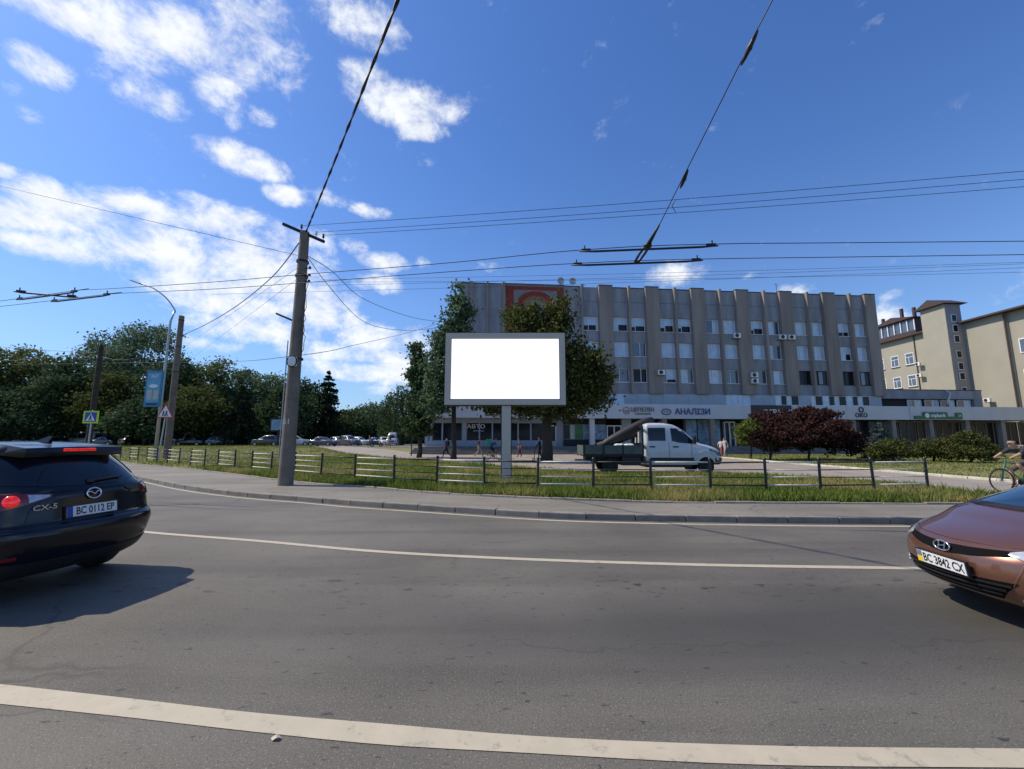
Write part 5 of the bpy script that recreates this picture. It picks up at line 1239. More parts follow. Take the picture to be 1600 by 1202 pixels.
m = MB(); m.add([(.78, -.03, 1.6), (.78, .03, 1.6), (1.0, .03, 1.61), (1.0, -.03, 1.61), (.74, -.006, 1.69), (.74, .006, 1.69), (.8, .006, 1.695), (.8, -.006, 1.695)], [(0, 1, 5, 4), (1, 2, 6, 5), (2, 3, 7, 6), (3, 0, 4, 7), (4, 5, 6, 7), (0, 3, 2, 1)]); m.build('shark_fin_aerial', MT['paint_black'], suv)
h1, n1 = sk.hit('rear', 0, 1.17); h2, n2 = sk.hit('rear', -.38, 1.19); m = MB(); m.tube([h1 + n1 * .03, h2 + n2 * .03], .012, 6); m.lathe([(.0, .04), (.035, .03), (.04, 0)], h1, n=10); m.build('wiper', MT['plastic_black'], suv)

# --- copper hatchback coming in from the right
MT['paint_copper'] = material('paint_copper', (.2, .086, .052), .28, .55, var=.06, coat=1., scale=60)
MT['grille_black'] = material('grille_black', (.005, .005, .006), .9, spec=.1)
HH = R(4); hat = thing('hatchback_car', 'copper brown hatchback entering at the right edge, nose to the left', 'car', (4.22 + 4.3 * math.cos(HH), 4.27 - 4.3 * math.sin(HH), 0), math.atan2(math.sin(HH), -math.cos(HH)))
kh = [(.17, .3, 4.0, .78, .4, 3, .42, 2.8, .95, .9), (.24, .12, 4.16, .84, .45, 2.8, .5, 2.5, .96, .9), (.36, .03, 4.27, .875, .45, 2.7, .58, 2.3, .97, .91), (.48, .0, 4.3, .885, .45, 2.7, .62, 2.25, .97, .915), (.58, .0, 4.29, .89, .45, 2.7, .64, 2.25, .97, .92), (.66, .01, 4.24, .89, .45, 2.7, .64, 2.3, .97, .92),
      (.73, .02, 4.14, .885, .45, 2.7, .66, 2.35, .965, .92), (.79, .04, 3.98, .875, .45, 2.7, .64, 2.4, .96, .925), (.85, .06, 3.78, .865, .45, 2.6, .5, 2.6, .955, .94), (.9, .09, 3.64, .85, .45, 2.6, .4, 2.8, .95, .95), (.945, .13, 3.49, .83, .45, 2.5, .34, 2.8, .94, .95), (1.14, .3, 3.05, .755, .45, 2.5, .42, 2.5, .93, .9), (1.32, .48, 2.6, .665, .42, 2.5, .42, 2.5, .93, .9), (1.42, .6, 2.1, .6, .4, 2.5, .42, 2.5, .93, .9), (1.46, .75, 1.9, .5, .4, 2.5, .4, 2.5, .93, .9)]
WH = [(.82, .76, .36), (.82, -.76, .36), (3.42, .76, .36), (3.42, -.76, .36)]
hb_ = body_object('body', kh, [MT['paint_copper'], MT['plastic_black']], hat, WH, sub=5)
hk = Skin(hb_)
for x, y, r in WH: wheel(hat, x, y, .32, .2)
MT['windshield_blue'] = material('windshield_glass', (.012, .03, .045), .04, coat=1., spec=.8)
hk.panel('windshield', 'front', [(-.72, .985), (0, .985), (.72, .985)], [(-.55, 1.4), (0, 1.415), (.55, 1.4)], MT['windshield_blue'], hat, .005, 16, 8)
hk.panel('cowl', 'front', [(-.72, .955), (0, .95), (.72, .955)], [(-.72, .978), (0, .978), (.72, .978)], MT['plastic_black'], hat, .008, 16, 3)
for s in (1, -1):
    v_ = 'left' if s > 0 else 'right'
    hk.panel('side_window', v_, [(1.75, 1.0), (2.85, .99)], [(1.75, 1.36), (2.25, 1.34)], MT['carglass'], hat, .005, 12, 5); hk.panel('side_window', v_, [(.75, 1.03), (1.7, 1.0)], [(.95, 1.33), (1.7, 1.36)], MT['carglass'], hat, .005, 12, 5)
    hl_ = hk.panel('headlight', 'front', [(s * .47, .655), (s * .6, .615), (s * .74, .62), (s * .805, .68)], [(s * .47, .672), (s * .6, .725), (s * .72, .785), (s * .79, .83)], MT['lamp_clear'], hat, .01, 12, 6)
    hk.panel('headlight_bezel', 'front', [(s * .58, .655), (s * .66, .64), (s * .74, .66)], [(s * .58, .685), (s * .66, .715), (s * .74, .745)], MT['carglass'], hl_, .014, 8, 4)
    fo = hk.panel('fog_lamp', 'front', [(s * .55, .3), (s * .68, .31), (s * .76, .36)], [(s * .56, .32), (s * .68, .4), (s * .76, .46)], MT['plastic_black'], hat, .006, 10, 5); hk.panel('fog_lens', 'front', [(s * .6, .325), (s * .7, .34)], [(s * .6, .345), (s * .7, .4)], MT['lamp_clear'], fo, .016, 7, 4)
    hk.panel('fog_trim', 'front', [(s * .5, .282), (s * .66, .282), (s * .76, .32)], [(s * .5, .294), (s * .66, .296), (s * .76, .335)], MT['chrome'], hat, .012, 8, 3)
    m = MB(); m.box((2.6, s * .9, .985), (.12, .17, .11)); m.build('mirror', MT['paint_copper'], hat, bevel=.04)
hk.panel('upper_grille', 'front', [(-.5, .645), (-.25, .595), (0, .57), (.25, .595), (.5, .645)], [(-.5, .685), (-.25, .662), (0, .652), (.25, .662), (.5, .685)], MT['grille_black'], hat, .008, 20, 4)
hk.panel('lower_grille', 'front', [(-.38, .27), (0, .26), (.38, .27)], [(-.53, .43), (-.2, .415), (0, .41), (.2, .415), (.53, .43)], MT['grille_black'], hat, .006, 20, 5)
for zz, ww_ in ((.31, .41), (.35, .45), (.39, .49)): hk.panel('grille_bar', 'front', [(-ww_, zz), (0, zz - .01), (ww_, zz)], [(-ww_, zz + .014), (0, zz + .004), (ww_, zz + .014)], MT['steel_dark'], hat, .02, 16, 3)
for s in (1, -1):
    hk.line('bumper_ridge', 'front', [(s * .57, .6), (s * .55, .52), (s * .51, .42), (s * .47, .34)], .016, MT['paint_copper'], hat, -.011, 20)
hk.line('hood_seam', 'front', [(-.62, .73), (-.4, .705), (0, .695), (.4, .705), (.62, .73)], .004, MT['plastic_black'], hat, 0, 30)
hk.line('hood_seam', 'top', [(3.85, .62), (3.5, .7), (3.1, .73)], .004, MT['plastic_black'], hat, 0, 20); hk.line('hood_seam', 'top', [(3.85, -.62), (3.5, -.7), (3.1, -.73)], .004, MT['plastic_black'], hat, 0, 20)
plate(hat, 'front', hk, 0, .475, .52, .112, 'BC 3842 CX', ['poster_blue', 'yellow_plain'])
h, n = hk.hit('front', 0, .62); E = frame_mtx(h + n * .012, (0, 1, 0), (0, 0, 1)); em = ring(hat, 'emblem', E, .082, .046, .009, MT['chrome'])
m = MB()
for pp in (((-.04, -.034, .012), (-.022, .036, .012)), ((.022, -.036, .012), (.04, .034, .012)), ((-.03, -.006, .014), (.03, .006, .014))): m.tube([E @ Vector(p) for p in pp], .009, 6)
tag(m.build('emblem_letter', MT['chrome'], em), kind='stuff')

# --- white crew-cab dropside truck
MT['paint_white'] = material('paint_white', (.5, .53, .55), .35, var=.06, coat=.6, scale=1.5)
MT['bed_green'] = material('bed_green', (.075, .1, .09), .6, var=.25, scale=3, detail=7)
MT['tarp'] = material('dark_tarpaulin', (.02, .018, .017), .6, var=.4, scale=6)
YT = 20.3; tl_ = PY(907, 738, YT).x; tr_ = PY(1120, 738, YT).x; LT = tr_ - tl_
truck = thing('flatbed_truck', 'white crew-cab pickup truck with green dropside bed parked behind the fence', 'truck', (tl_, YT, ZW), R(-1))
f_ = LT / 7.05
kt = [(.42, 3.1, 6.9, .92, .2, 4, .45, 3, .99, .95), (.62, 3.06, 7.03, .97, .2, 4, .5, 2.9, .99, .95), (.8, 3.05, 7.02, .98, .2, 4, .55, 2.8, .99, .95), (1.0, 3.05, 6.95, .985, .2, 4, .5, 2.9, .99, .94), (1.14, 3.05, 6.8, .98, .2, 4, .5, 2.8, .99, .94), (1.28, 3.05, 6.45, .97, .2, 4, .55, 2.6, .99, .94), (1.38, 3.05, 6.0, .96, .2, 4, .5, 2.6, .99, .94), (1.7, 3.07, 5.6, .93, .2, 4, .5, 2.7, .99, .94), (2.05, 3.1, 5.1, .88, .2, 4, .45, 2.8, .99, .95), (2.25, 3.15, 4.7, .82, .2, 4, .45, 2.8, .99, .95), (2.32, 3.3, 4.3, .7, .2, 4, .4, 2.8, .99, .95)]
kt = [(k[0], k[1] * f_, k[2] * f_, *k[3:]) for k in kt]
WT = [(1.35 * f_, .84, .4), (1.35 * f_, -.84, .4), (6.05 * f_, .84, .4), (6.05 * f_, -.84, .4)]
cb = body_object('cab', kt, [MT['paint_white'], MT['plastic_black']], truck, WT[2:]); ck = Skin(cb)
for x, y, r in WT: wheel(truck, x, y, .35, .24, 'steel_dark')
for v_ in ('left', 'right'):
    ck.panel('rear_door_window', v_, [(3.25 * f_, 1.5), (4.1 * f_, 1.5)], [(3.25 * f_, 2.1), (4.12 * f_, 2.1)], MT['carglass'], truck, .006, 8, 5)
    ck.panel('front_door_window', v_, [(4.4 * f_, 1.5), (4.7 * f_, 1.42), (5.65 * f_, 1.36)], [(4.38 * f_, 2.08), (4.95 * f_, 2.05), (5.1 * f_, 1.85)], MT['carglass'], truck, .006, 12, 6)
    ck.panel('side_moulding', v_, [(3.1 * f_, .6), (5.5 * f_, .6)], [(3.1 * f_, .74), (5.5 * f_, .74)], MT['plastic_black'], truck, .012, 10, 3)
    for xx in (3.12, 4.25, 5.35): ck.line('door_seam', v_, [(xx * f_, .75), (xx * f_, 1.4)], .008, MT['plastic_black'], truck, 0, 10)
    for xx in (3.3, 4.45): ck.panel('door_handle', v_, [(xx * f_, 1.2), ((xx + .25) * f_, 1.2)], [(xx * f_, 1.26), ((xx + .25) * f_, 1.26)], MT['plastic_black'], truck, .03, 5, 3)
    hd_ = ck.panel('headlight', v_, [(6.3 * f_, .92), (6.72 * f_, .82)], [(6.22 * f_, 1.14), (6.68 * f_, 1.0)], MT['steel_dark'], truck, .01, 7, 4); ck.panel('headlight_lens', v_, [(6.34 * f_, .95), (6.66 * f_, .87)], [(6.3 * f_, 1.1), (6.62 * f_, .99)], MT['windshield_blue'], hd_, .016, 6, 4)
    ck.panel('bumper_side', v_, [(6.5 * f_, .44), (6.93 * f_, .44)], [(6.5 * f_, .73), (6.95 * f_, .73)], MT['plastic_black'], truck, .014, 8, 4); ck.panel('grille_side', v_, [(6.76 * f_, .8), (6.96 * f_, .8)], [(6.72 * f_, 1.0), (6.9 * f_, 1.0)], MT['plastic_black'], truck, .012, 5, 4)
    ck.panel('wheel_arch_trim', v_, [(5.52 * f_, .62), (5.62 * f_, .85), (5.85 * f_, .98), (6.05 * f_, 1.01), (6.25 * f_, .98), (6.48 * f_, .85), (6.58 * f_, .62)], [(5.42 * f_, .64), (5.55 * f_, .9), (5.82 * f_, 1.04), (6.05 * f_, 1.07), (6.28 * f_, 1.04), (6.55 * f_, .9), (6.68 * f_, .64)], MT['paint_white'], truck, .03, 16, 3)
    m = MB(); s = 1 if v_ == 'left' else -1; m.box((5.45 * f_, s * 1.1, 1.55), (.12, .2, .32)); m.build('mirror', MT['plastic_black'], truck, bevel=.03)
ck.panel('windshield', 'front', [(-.8, 1.42), (0, 1.4), (.8, 1.42)], [(-.72, 2.08), (0, 2.12), (.72, 2.08)], MT['carglass'], truck, .006, 14, 6)
ck.panel('grille', 'front', [(-.5, .82), (.5, .82)], [(-.45, 1.05), (.45, 1.05)], MT['plastic_black'], truck, .01, 10, 4); ck.panel('bumper', 'front', [(-.9, .44), (0, .44), (.9, .44)], [(-.9, .74), (0, .74), (.9, .74)], MT['plastic_black'], truck, .015, 16, 4)
m = MB(); m.bb(.1, 3.0 * f_, -.95, .95, .78, .9); m.build('bed_floor', MT['steel_dark'], truck); m = MB(); m.bb(.2, 4.6 * f_, -.42, .42, .5, .779); m.build('chassis', MT['plastic_black'], truck); m = MB(); m.bb(3.15 * f_, 5.35 * f_, -.86, .86, .3, .5); m.build('underbody', MT['plastic_black'], truck); m = MB(); m.bb(1.95 * f_, 2.85 * f_, -.9, .9, .38, .76); m.build('tool_box', MT['plastic_black'], truck)
for s in (-1, 1):
    for k in range(3):
        a, b = (.03 + .96 * k) * f_, (.03 + .96 * (k + 1)) * f_; m = MB(); m.bb(a + .05, b - .02, s * 1.0 - .02, s * 1.0 + .02, .9, 1.3); m.bb(a + .05, b - .02, s * 1.0 - .03, s * 1.0 + .03, 1.22, 1.28); m.build('side_board', MT['bed_green'], truck)
        m = MB(); m.bb(a - .03, a + .04, s * 1.0 - .035, s * 1.0 + .035, .78, 1.34); m.build('stake', MT['steel_dark'], truck)
m = MB(); m.bb(0, .05, -1, 1, .85, 1.3); m.build('tailboard', MT['bed_green'], truck); m = MB(); m.bb(2.93 * f_, 3.0 * f_, -1, -.92, .9, 2.2); m.bb(2.93 * f_, 3.0 * f_, .92, 1, .9, 2.2); m.bb(2.93 * f_, 3.0 * f_, -.919, .919, 2.1, 2.2); m.bb(2.93 * f_, 3.0 * f_, -.919, .919, 1.3, 1.4); m.build('headboard_rack', MT['steel_dark'], truck)
m = MB(); m.bb(-.15, .2, -.9, .9, .5, .6); m.build('rear_bumper', MT['plastic_black'], truck); m = MB(); m.bb(4.15 * f_, 4.3 * f_, -.1, .1, 2.3, 2.42); m.build('roof_vent', MT['plastic_black'], truck)
p0 = Vector(truck.location)
lo = thing('tarpaulin_roll', 'long dark rolled tarpaulin sloping up from the truck bed', 'tarpaulin', p0 + Vector((.9, 0, 1.35)))
m = MB(); q = [(0, -.3, -.1), (.4, -.3, .1), (1.0, -.28, .4), (1.7, -.25, .78), (2.25, -.22, 1.05), (2.6, -.2, 1.15)]; m.tube(q, [.1, .2, .24, .22, .2, .15], 10); m.build('roll', MT['tarp'], lo, smooth=True); m = MB(); m.tube([(.0, .3, -.1), (1.0, .32, .2), (2.1, .3, .55)], [.14, .22, .14], 9); m.build('bundle', MT['tarp'], lo, smooth=True)
for lab, xx in (('left pale sack lying in the truck bed', 1.75), ('right pale sack lying in the truck bed', 2.2)):
    m = MB(); m.box((0, 0, 0), (.5, .5, .34)); o = m.build('sack', MT['white_plain'], None, bevel=.12, loc=p0 + Vector((xx, -.5, 1.22 - ZW + .1))); tag(o, lab, 'sack', 'sacks in the truck bed')

# --- parked cars in the distance
def car_keys(L, H, w, kind):
    hood = {'sedan': .26, 'hatch': .24, 'suv': .24, 'van': .12}[kind]; tail = {'sedan': .16, 'hatch': .03, 'suv': .02, 'van': .01}[kind]; b = H * .62 if kind != 'van' else H * .52
    rk = [(.2, .12, L - .15, w * .92, .35, 3, .4, 3, .97, .95), (.42, .0, L, w, .35, 3, .45, 2.8, .97, .95), (b * .8, .03, L - .06, w, .35, 3, .5, 2.7, .97, .94), (b * .96, .08, L - .35, w * .98, .35, 3, .5, 2.6, .96, .94), (b * 1.02, .1 + tail * L, L * (1 - hood), w * .96, .35, 3, .5, 2.6, .95, .94), (H * .82, .1 + tail * L + .3 * (kind != 'van'), L * (1 - hood) - .5, w * .82, .35, 3, .45, 2.6, .95, .92), (H * .95, .2 + tail * L + .5 * (kind != 'van'), L * (1 - hood) - .9, w * .7, .3, 3, .4, 2.6, .95, .92), (H, .5 + tail * L + .5 * (kind != 'van'), L * (1 - hood) - 1.25, w * .55, .3, 3, .3, 2.6, .95, .92)]
    return rk, b, hood, tail


PROTO = {}
def car_proto(kind, L, H, w):
    t = bpy.data.objects.new('parked_car', None); COL.objects.link(t); rk, b, hood, tail = car_keys(L, H, w, kind); WP = [(.8, w * .86, .37), (.8, -w * .86, .37), (L - .85, w * .86, .37), (L - .85, -w * .86, .37)]
    o = body_object('body', rk, [MT['paint_white'], MT['plastic_black']], t, WP, sub=3); k = Skin(o); z0, z1 = b * 1.06, H * .93
    for x, y, r in WP: wheel(t, x, y, .33, .2, seg=18)
    xa, xb = .25 + tail * L, L * (1 - hood)
    for v_ in ('left', 'right'):
        if kind == 'van':
            for a, c in ((.4, L * .3), (L * .33, L * .6), (L * .63, xb - .2)): k.panel('side_window', v_, [(a, z0), (c, z0)], [(a, z1), (min(c, xb - .65), z1)], MT['carglass'], t, .006, 6, 4)
        else:
            mx = (xa + xb) / 2; k.panel('side_window', v_, [(xa + .25, z0), (mx - .04, z0)], [(xa + .65, z1), (mx - .04, z1)], MT['carglass'], t, .006, 6, 4); k.panel('side_window', v_, [(mx + .04, z0), (xb - .35, z0)], [(mx + .04, z1), (xb - .9, z1)], MT['carglass'], t, .006, 6, 4)
        y = w * .66 * (1 if v_ == 'left' else -1); k.panel('headlight', 'front', [(y * .8, b * .72), (y * 1.2, b * .72)], [(y * .8, b * .84), (y * 1.2, b * .86)], MT['lamp_clear'], t, .01, 5, 3); k.panel('tail_light', 'rear', [(y * .9, b * .75), (y * 1.2, b * .75)], [(y * .9, b * .92), (y * 1.2, b * .92)], MT['red_light'], t, .01, 5, 3)
    k.panel('windshield', 'front', [(-w * .75, z0), (w * .75, z0)], [(-w * .62, z1), (w * .62, z1)], MT['carglass'], t, .006, 8, 4); k.panel('rear_window', 'rear', [(-w * .7, z0), (w * .7, z0)], [(-w * .58, z1), (w * .58, z1)], MT['carglass'], t, .006, 8, 4); k.panel('grille', 'front', [(-w * .4, b * .5), (w * .4, b * .5)], [(-w * .4, b * .66), (w * .4, b * .66)], MT['plastic_black'], t, .008, 6, 3)
    return t


PROTO = {'sedan': car_proto('sedan', 4.6, 1.46, .9), 'hatch': car_proto('hatch', 4.1, 1.5, .88), 'suv': car_proto('suv', 4.6, 1.7, .93), 'van': car_proto('van', 5.2, 2.3, .97)}
CC = {'black': (.008, .009, .011), 'navy': (.012, .02, .05), 'grey': (.12, .125, .13), 'silver': (.38, .4, .42), 'white': (.65, .66, .67), 'blue': (.03, .09, .2), 'red': (.2, .02, .02)}
for k_, c in CC.items(): MT['car_' + k_] = material('car_paint_' + k_, c, .3, .3 if k_ in ('grey', 'silver', 'blue') else 0, var=.05, coat=1.)
cars = [(418, 66, 180, 'suv', 'black', 'black estate car with silver roof rails, left of the utility pole'), (505, 64, -12, 'sedan', 'navy', 'dark blue sedan just right of the utility pole'), (462, 70, 25, 'suv', 'white', 'white car half hidden by the utility pole'),
        (345, 68, 15, 'hatch', 'grey', 'grey hatchback behind the fence left of the black estate'), (328, 73, 200, 'sedan', 'blue', 'blue-grey sedan left of the grey hatchback'), (368, 72, -20, 'sedan', 'black', 'black sedan between the grey hatchback and the estate'), (386, 76, 30, 'hatch', 'silver', 'silver hatchback peeking over the black sedans'),
        (300, 67, 178, 'sedan', 'black', 'long black sedan right of the banner post'), (214, 68, 70, 'suv', 'black', 'black car facing the street left of the banner post'), (160, 67, 185, 'sedan', 'navy', 'dark sedan behind the crossing sign post'), (133, 73, 178, 'van', 'silver', 'silver minibus behind the crossing sign'), (228, 78, 60, 'van', 'white', 'white delivery van behind the banner post'),
        (275, 76, 175, 'van', 'white', 'white van right of the concrete pole'), (528, 72, -35, 'hatch', 'silver', 'silver hatchback behind the dark blue sedan'), (545, 70, -32, 'suv', 'grey', 'dark grey car in the slanted row'), (562, 74, -30, 'hatch', 'white', 'white hatchback at the end of the slanted row'), (583, 80, 160, 'sedan', 'blue', 'bluish sedan left of the white van near the trees'),
        (600, 76, -60, 'hatch', 'white', 'white hatchback nose out beside the van near the willow'), (614, 74, -80, 'van', 'silver', 'pale van parked below the willow'), (35, 70, 175, 'sedan', 'silver', 'silver sedan above the roof of the black SUV'), (90, 72, 180, 'hatch', 'navy', 'dark hatchback left of the minibus')]
used = set()
for px, Y, rz, kind, colr, lab in cars:
    src = PROTO[kind]; o = src if kind not in used else copy_tree(src); used.add(kind); p = at(px, Y); p.z += .008; a = R(rz)
    L_ = {'sedan': 4.6, 'hatch': 4.1, 'suv': 4.6, 'van': 5.2}[kind]; o.location = (p.x - math.cos(a) * L_ / 2, p.y - math.sin(a) * L_ / 2, p.z); o.rotation_euler = (0, 0, a); tag(o, lab, 'van' if kind == 'van' else 'car', 'cars parked in front of the park')
    for ch in o.children:
        if ch.name.startswith('body'): ch.material_slots[0].link = 'OBJECT'; ch.material_slots[0].material = MT['car_' + colr]; ch.material_slots[1].link = 'OBJECT'; ch.material_slots[1].material = MT['plastic_black']
# ------------------------------------------------------------------ people and cycles
SKINM = material('skin', (.42, .25, .18), .6, var=.05)
CM = {}
def cloth(c):
    if c not in CM: CM[c] = material('cloth', c, .85, var=.15, scale=12)
    return CM[c]


def person(label, loc, face, pose, hair, top, bottom, shoes=(.03, .03, .03), short=False, sleeves='short', h=1.72, dress=False):
    """one continuous skinned figure; local x is forward"""
    t = thing('person', label, 'person', loc, face); k = h / 1.75
    J = dict(pel=(0, 0, .96), bel=(.01, 0, 1.1), che=(.02, 0, 1.3), nec=(.03, 0, 1.47), hd0=(.045, 0, 1.56), hd1=(.05, 0, 1.66), hd2=(.04, 0, 1.71))
    for s, n in ((1, 'L'), (-1, 'R')):
        J['sh' + n] = (.02, s * .17, 1.41); J['el' + n] = (-.02, s * .23, 1.14); J['ha' + n] = (.06, s * .23, .9); J['fi' + n] = (.09, s * .22, .81); J['hi' + n] = (0, s * .09, .9); J['kn' + n] = (.02, s * .1, .5); J['an' + n] = (0, s * .1, .09); J['to' + n] = (.15, s * .11, .035)
    J.update(pose); J = {a: Vector(b) * k for a, b in J.items()}
    E = [('pel', 'bel', 't'), ('bel', 'che', 't'), ('che', 'nec', 't'), ('nec', 'hd0', 's'), ('hd0', 'hd1', 'h'), ('hd1', 'hd2', 'r')]
    for n in 'LR': E += [('che', 'sh' + n, 't'), ('sh' + n, 'el' + n, 'u'), ('el' + n, 'ha' + n, 'f'), ('ha' + n, 'fi' + n, 's'), ('pel', 'hi' + n, 'b'), ('hi' + n, 'kn' + n, 'b'), ('kn' + n, 'an' + n, 'c'), ('an' + n, 'to' + n, 'o')]
    rad = dict(pel=.135, bel=.125, che=.145, nec=.062, hd0=.085, hd1=.1, hd2=.07)
    for n in 'LR': rad.update({'sh' + n: .075, 'el' + n: .045, 'ha' + n: .032, 'fi' + n: .03, 'hi' + n: .1, 'kn' + n: .062, 'an' + n: .045, 'to' + n: .035})
    if dress: rad.update(hiL=.15, hiR=.15, knL=.11, knR=.11)
    names = list(J); me = bpy.data.meshes.new('body'); me.from_pydata([J[n] for n in names], [(names.index(a), names.index(b)) for a, b, _ in E], []); o = bpy.data.objects.new('body', me); COL.objects.link(o)
    o.modifiers.new('s', 'SKIN'); sv = me.skin_vertices[0].data
    for i, n in enumerate(names): sv[i].radius = (rad[n] * k, rad[n] * k * (.82 if n in ('pel', 'bel', 'che') else 1)); sv[i].use_root = (n == 'pel')
    o.modifiers.new('d', 'SUBSURF').levels = 1
    dg = bpy.context.evaluated_depsgraph_get(); m2 = bpy.data.meshes.new_from_object(o.evaluated_get(dg)); o.modifiers.clear(); o.data = m2; o.parent = t; m2.name = 'body'
    m2.materials.clear()
    for q in (SKINM, cloth(hair), cloth(top), cloth(bottom), cloth(shoes)): m2.materials.append(q)
    mi = {'t': 2, 's': 0, 'h': 0, 'r': 1, 'u': 2, 'f': 0 if sleeves == 'short' else 2, 'b': 3, 'c': 0 if short else 3, 'o': 4}
    for p in m2.polygons:
        c = p.center; best = None
        for a, b, q in E:
            A, B = J[a], J[b]; d = B - A; tt = max(0, min(1, (c - A).dot(d) / max(d.dot(d), 1e-9))); r = (c - A - d * tt).length - .5 * (rad[a] * (1 - tt) + rad[b] * tt) * k
            if best is None or r < best[0]: best = (r, q, tt)
        q = best[1]; i = mi[q]
        if q == 'h':
            rel = c - J['hd0']; i = 1 if (rel.x < .0 and rel.z > -.03) or rel.z > .1 * k else 0
        p.material_index = i; p.use_smooth = True
    m = MB(); f = J['hd1']; m.lathe([(0, .025), (.014, .0)], f + Vector((.105 * k, 0, -.045)), 'X', 6); m.build('nose', SKINM, t)
    return t


def walk(a=.28, lean=.03, arm=.2):
    return dict(knL=(a * .75, .09, .52), anL=(a * 1.0, .09, .1), toL=(a * 1.0 + .15, .1, .07), knR=(-a * .1, -.09, .5), anR=(-a * 1.15, -.09, .15), toR=(-a * 1.15 + .13, -.1, .04), che=(lean, 0, 1.3), nec=(lean + .02, 0, 1.47), elL=(-arm * .6, .23, 1.16), haL=(-arm * .4, .23, .93), fiL=(-arm * .3, .22, .84), elR=(arm * .3, -.23, 1.15), haR=(arm * 1.1, -.22, .98), fiR=(arm * 1.5, -.2, .91))


def ped(px, fy, face, **kw):
    p = G(px, fy, ZW); p.z = float(gz(p.x, p.y)) + .006
    return p, R(face)


P_ = lambda px, fy: (lambda p: Vector((p.x, p.y, float(gz(p.x, p.y)) + .004)))(G(px, fy, ZW))
person('pedestrian with white hair, dark jacket and backpack walking left', P_(698, 716), R(180), walk(.34, .12), (.6, .6, .6), (.09, .05, .06), (.012, .013, .018), sleeves='long', h=1.7)
person('walker in dark top and pale shorts left of the delivery cyclist', P_(748, 714), R(5), walk(.34, .04), (.04, .03, .025), (.03, .02, .03), (.3, .26, .22), short=True, h=1.74)
person('woman in long mauve dress walking behind the billboard post', P_(812, 715), R(175), walk(.16), (.05, .03, .02), (.13, .07, .1), (.13, .06, .08), dress=True, h=1.64)
person('person in black riding a kick scooter beside the thick trunk', P_(844, 720), R(180), dict(elL=(.15, .2, 1.15), haL=(.34, .18, 1.05), fiL=(.4, .17, 1.04), elR=(.15, -.2, 1.15), haR=(.34, -.18, 1.05), fiR=(.4, -.17, 1.04), anL=(.1, .07, .2), toL=(.24, .07, .16), anR=(-.12, -.05, .2), toR=(.02, -.05, .16), knL=(.1, .09, .56), knR=(.0, -.08, .56)), (.02, .02, .02), (.012, .012, .014), (.014, .014, .018), sleeves='long', h=1.78)
person('pedestrian in pale grey top right of the thick trunk', P_(861, 714), R(185), walk(.18), (.05, .04, .03), (.3, .29, .29), (.02, .025, .03), sleeves='long', h=1.72)
person('woman in red and white walking close to a man in front of the entrance', P_(1127, 714), R(20), walk(.2), (.06, .03, .02), (.4, .4, .4), (.4, .1, .08), h=1.66)
person('man in pale shirt walking close to the woman in red', P_(1134, 714.5), R(200), walk(.25), (.1, .09, .08), (.42, .38, .38), (.38, .33, .33), sleeves='long', h=1.76)
person('pedestrian in white shirt with dark backpack near the parked van', P_(607, 705.5), R(190), walk(.2), (.1, .08, .06), (.4, .4, .38), (.3, .27, .24), short=True, h=1.75)
person('person in reddish top by the parked motorcycle', P_(577, 704.5), R(200), walk(.12), (.04, .03, .02), (.25, .12, .1), (.1, .09, .08), h=1.7)
person('pedestrian carrying a pale bag beyond the red shrub', P_(1336, 712), R(10), walk(.25), (.05, .04, .03), (.1, .1, .11), (.25, .22, .2), short=True, h=1.72)
m = MB(); m.box((0, 0, 0), (.24, .2, .34)); o = m.build('bag', MT['white_plain'], None, bevel=.06, loc=P_(1336, 712) + Vector((.28, -.2, .72))); tag(o, 'pale bag held by the pedestrian beyond the red shrub', 'bag')
bk_ = P_(698, 716); m = MB(); m.box((0, 0, 0), (.2, .3, .45)); o = m.build('backpack', cloth((.015, .016, .03)), None, bevel=.06, loc=bk_ + Vector((.13, 0, 1.25))); tag(o, 'dark backpack on the white-haired pedestrian', 'backpack')
bk_ = P_(607, 705.5); m = MB(); m.box((0, 0, 0), (.2, .3, .45)); o = m.build('backpack', cloth((.02, .016, .02)), None, bevel=.06, loc=bk_ + Vector((.2, .03, 1.27))); tag(o, 'dark backpack on the white-shirted pedestrian', 'backpack')
# kick scooter
t = thing('kick_scooter', 'black kick scooter ridden beside the thick trunk', 'scooter', P_(844, 720), R(180))
m = MB(); m.bb(-.35, .35, -.07, .07, .1, .14); m.build('deck', MT['plastic_black'], t); m = MB(); m.tube([(.46, 0, .12), (.36, 0, 1.06)], .03, 8); m.tube([(.36, -.2, 1.06), (.36, .2, 1.06)], .02, 6); m.tube([(.34, 0, .12), (.46, 0, .14)], .03, 6); m.build('stem', MT['plastic_black'], t)
for x in (.5, -.42): m = MB(); m.lathe([(.05, -.025), (.1, -.025), (.1, .025), (.05, .025), (.05, -.025)], (x, 0, .1), 'Y', 14); m.build('wheel', MT['rubber'], t)


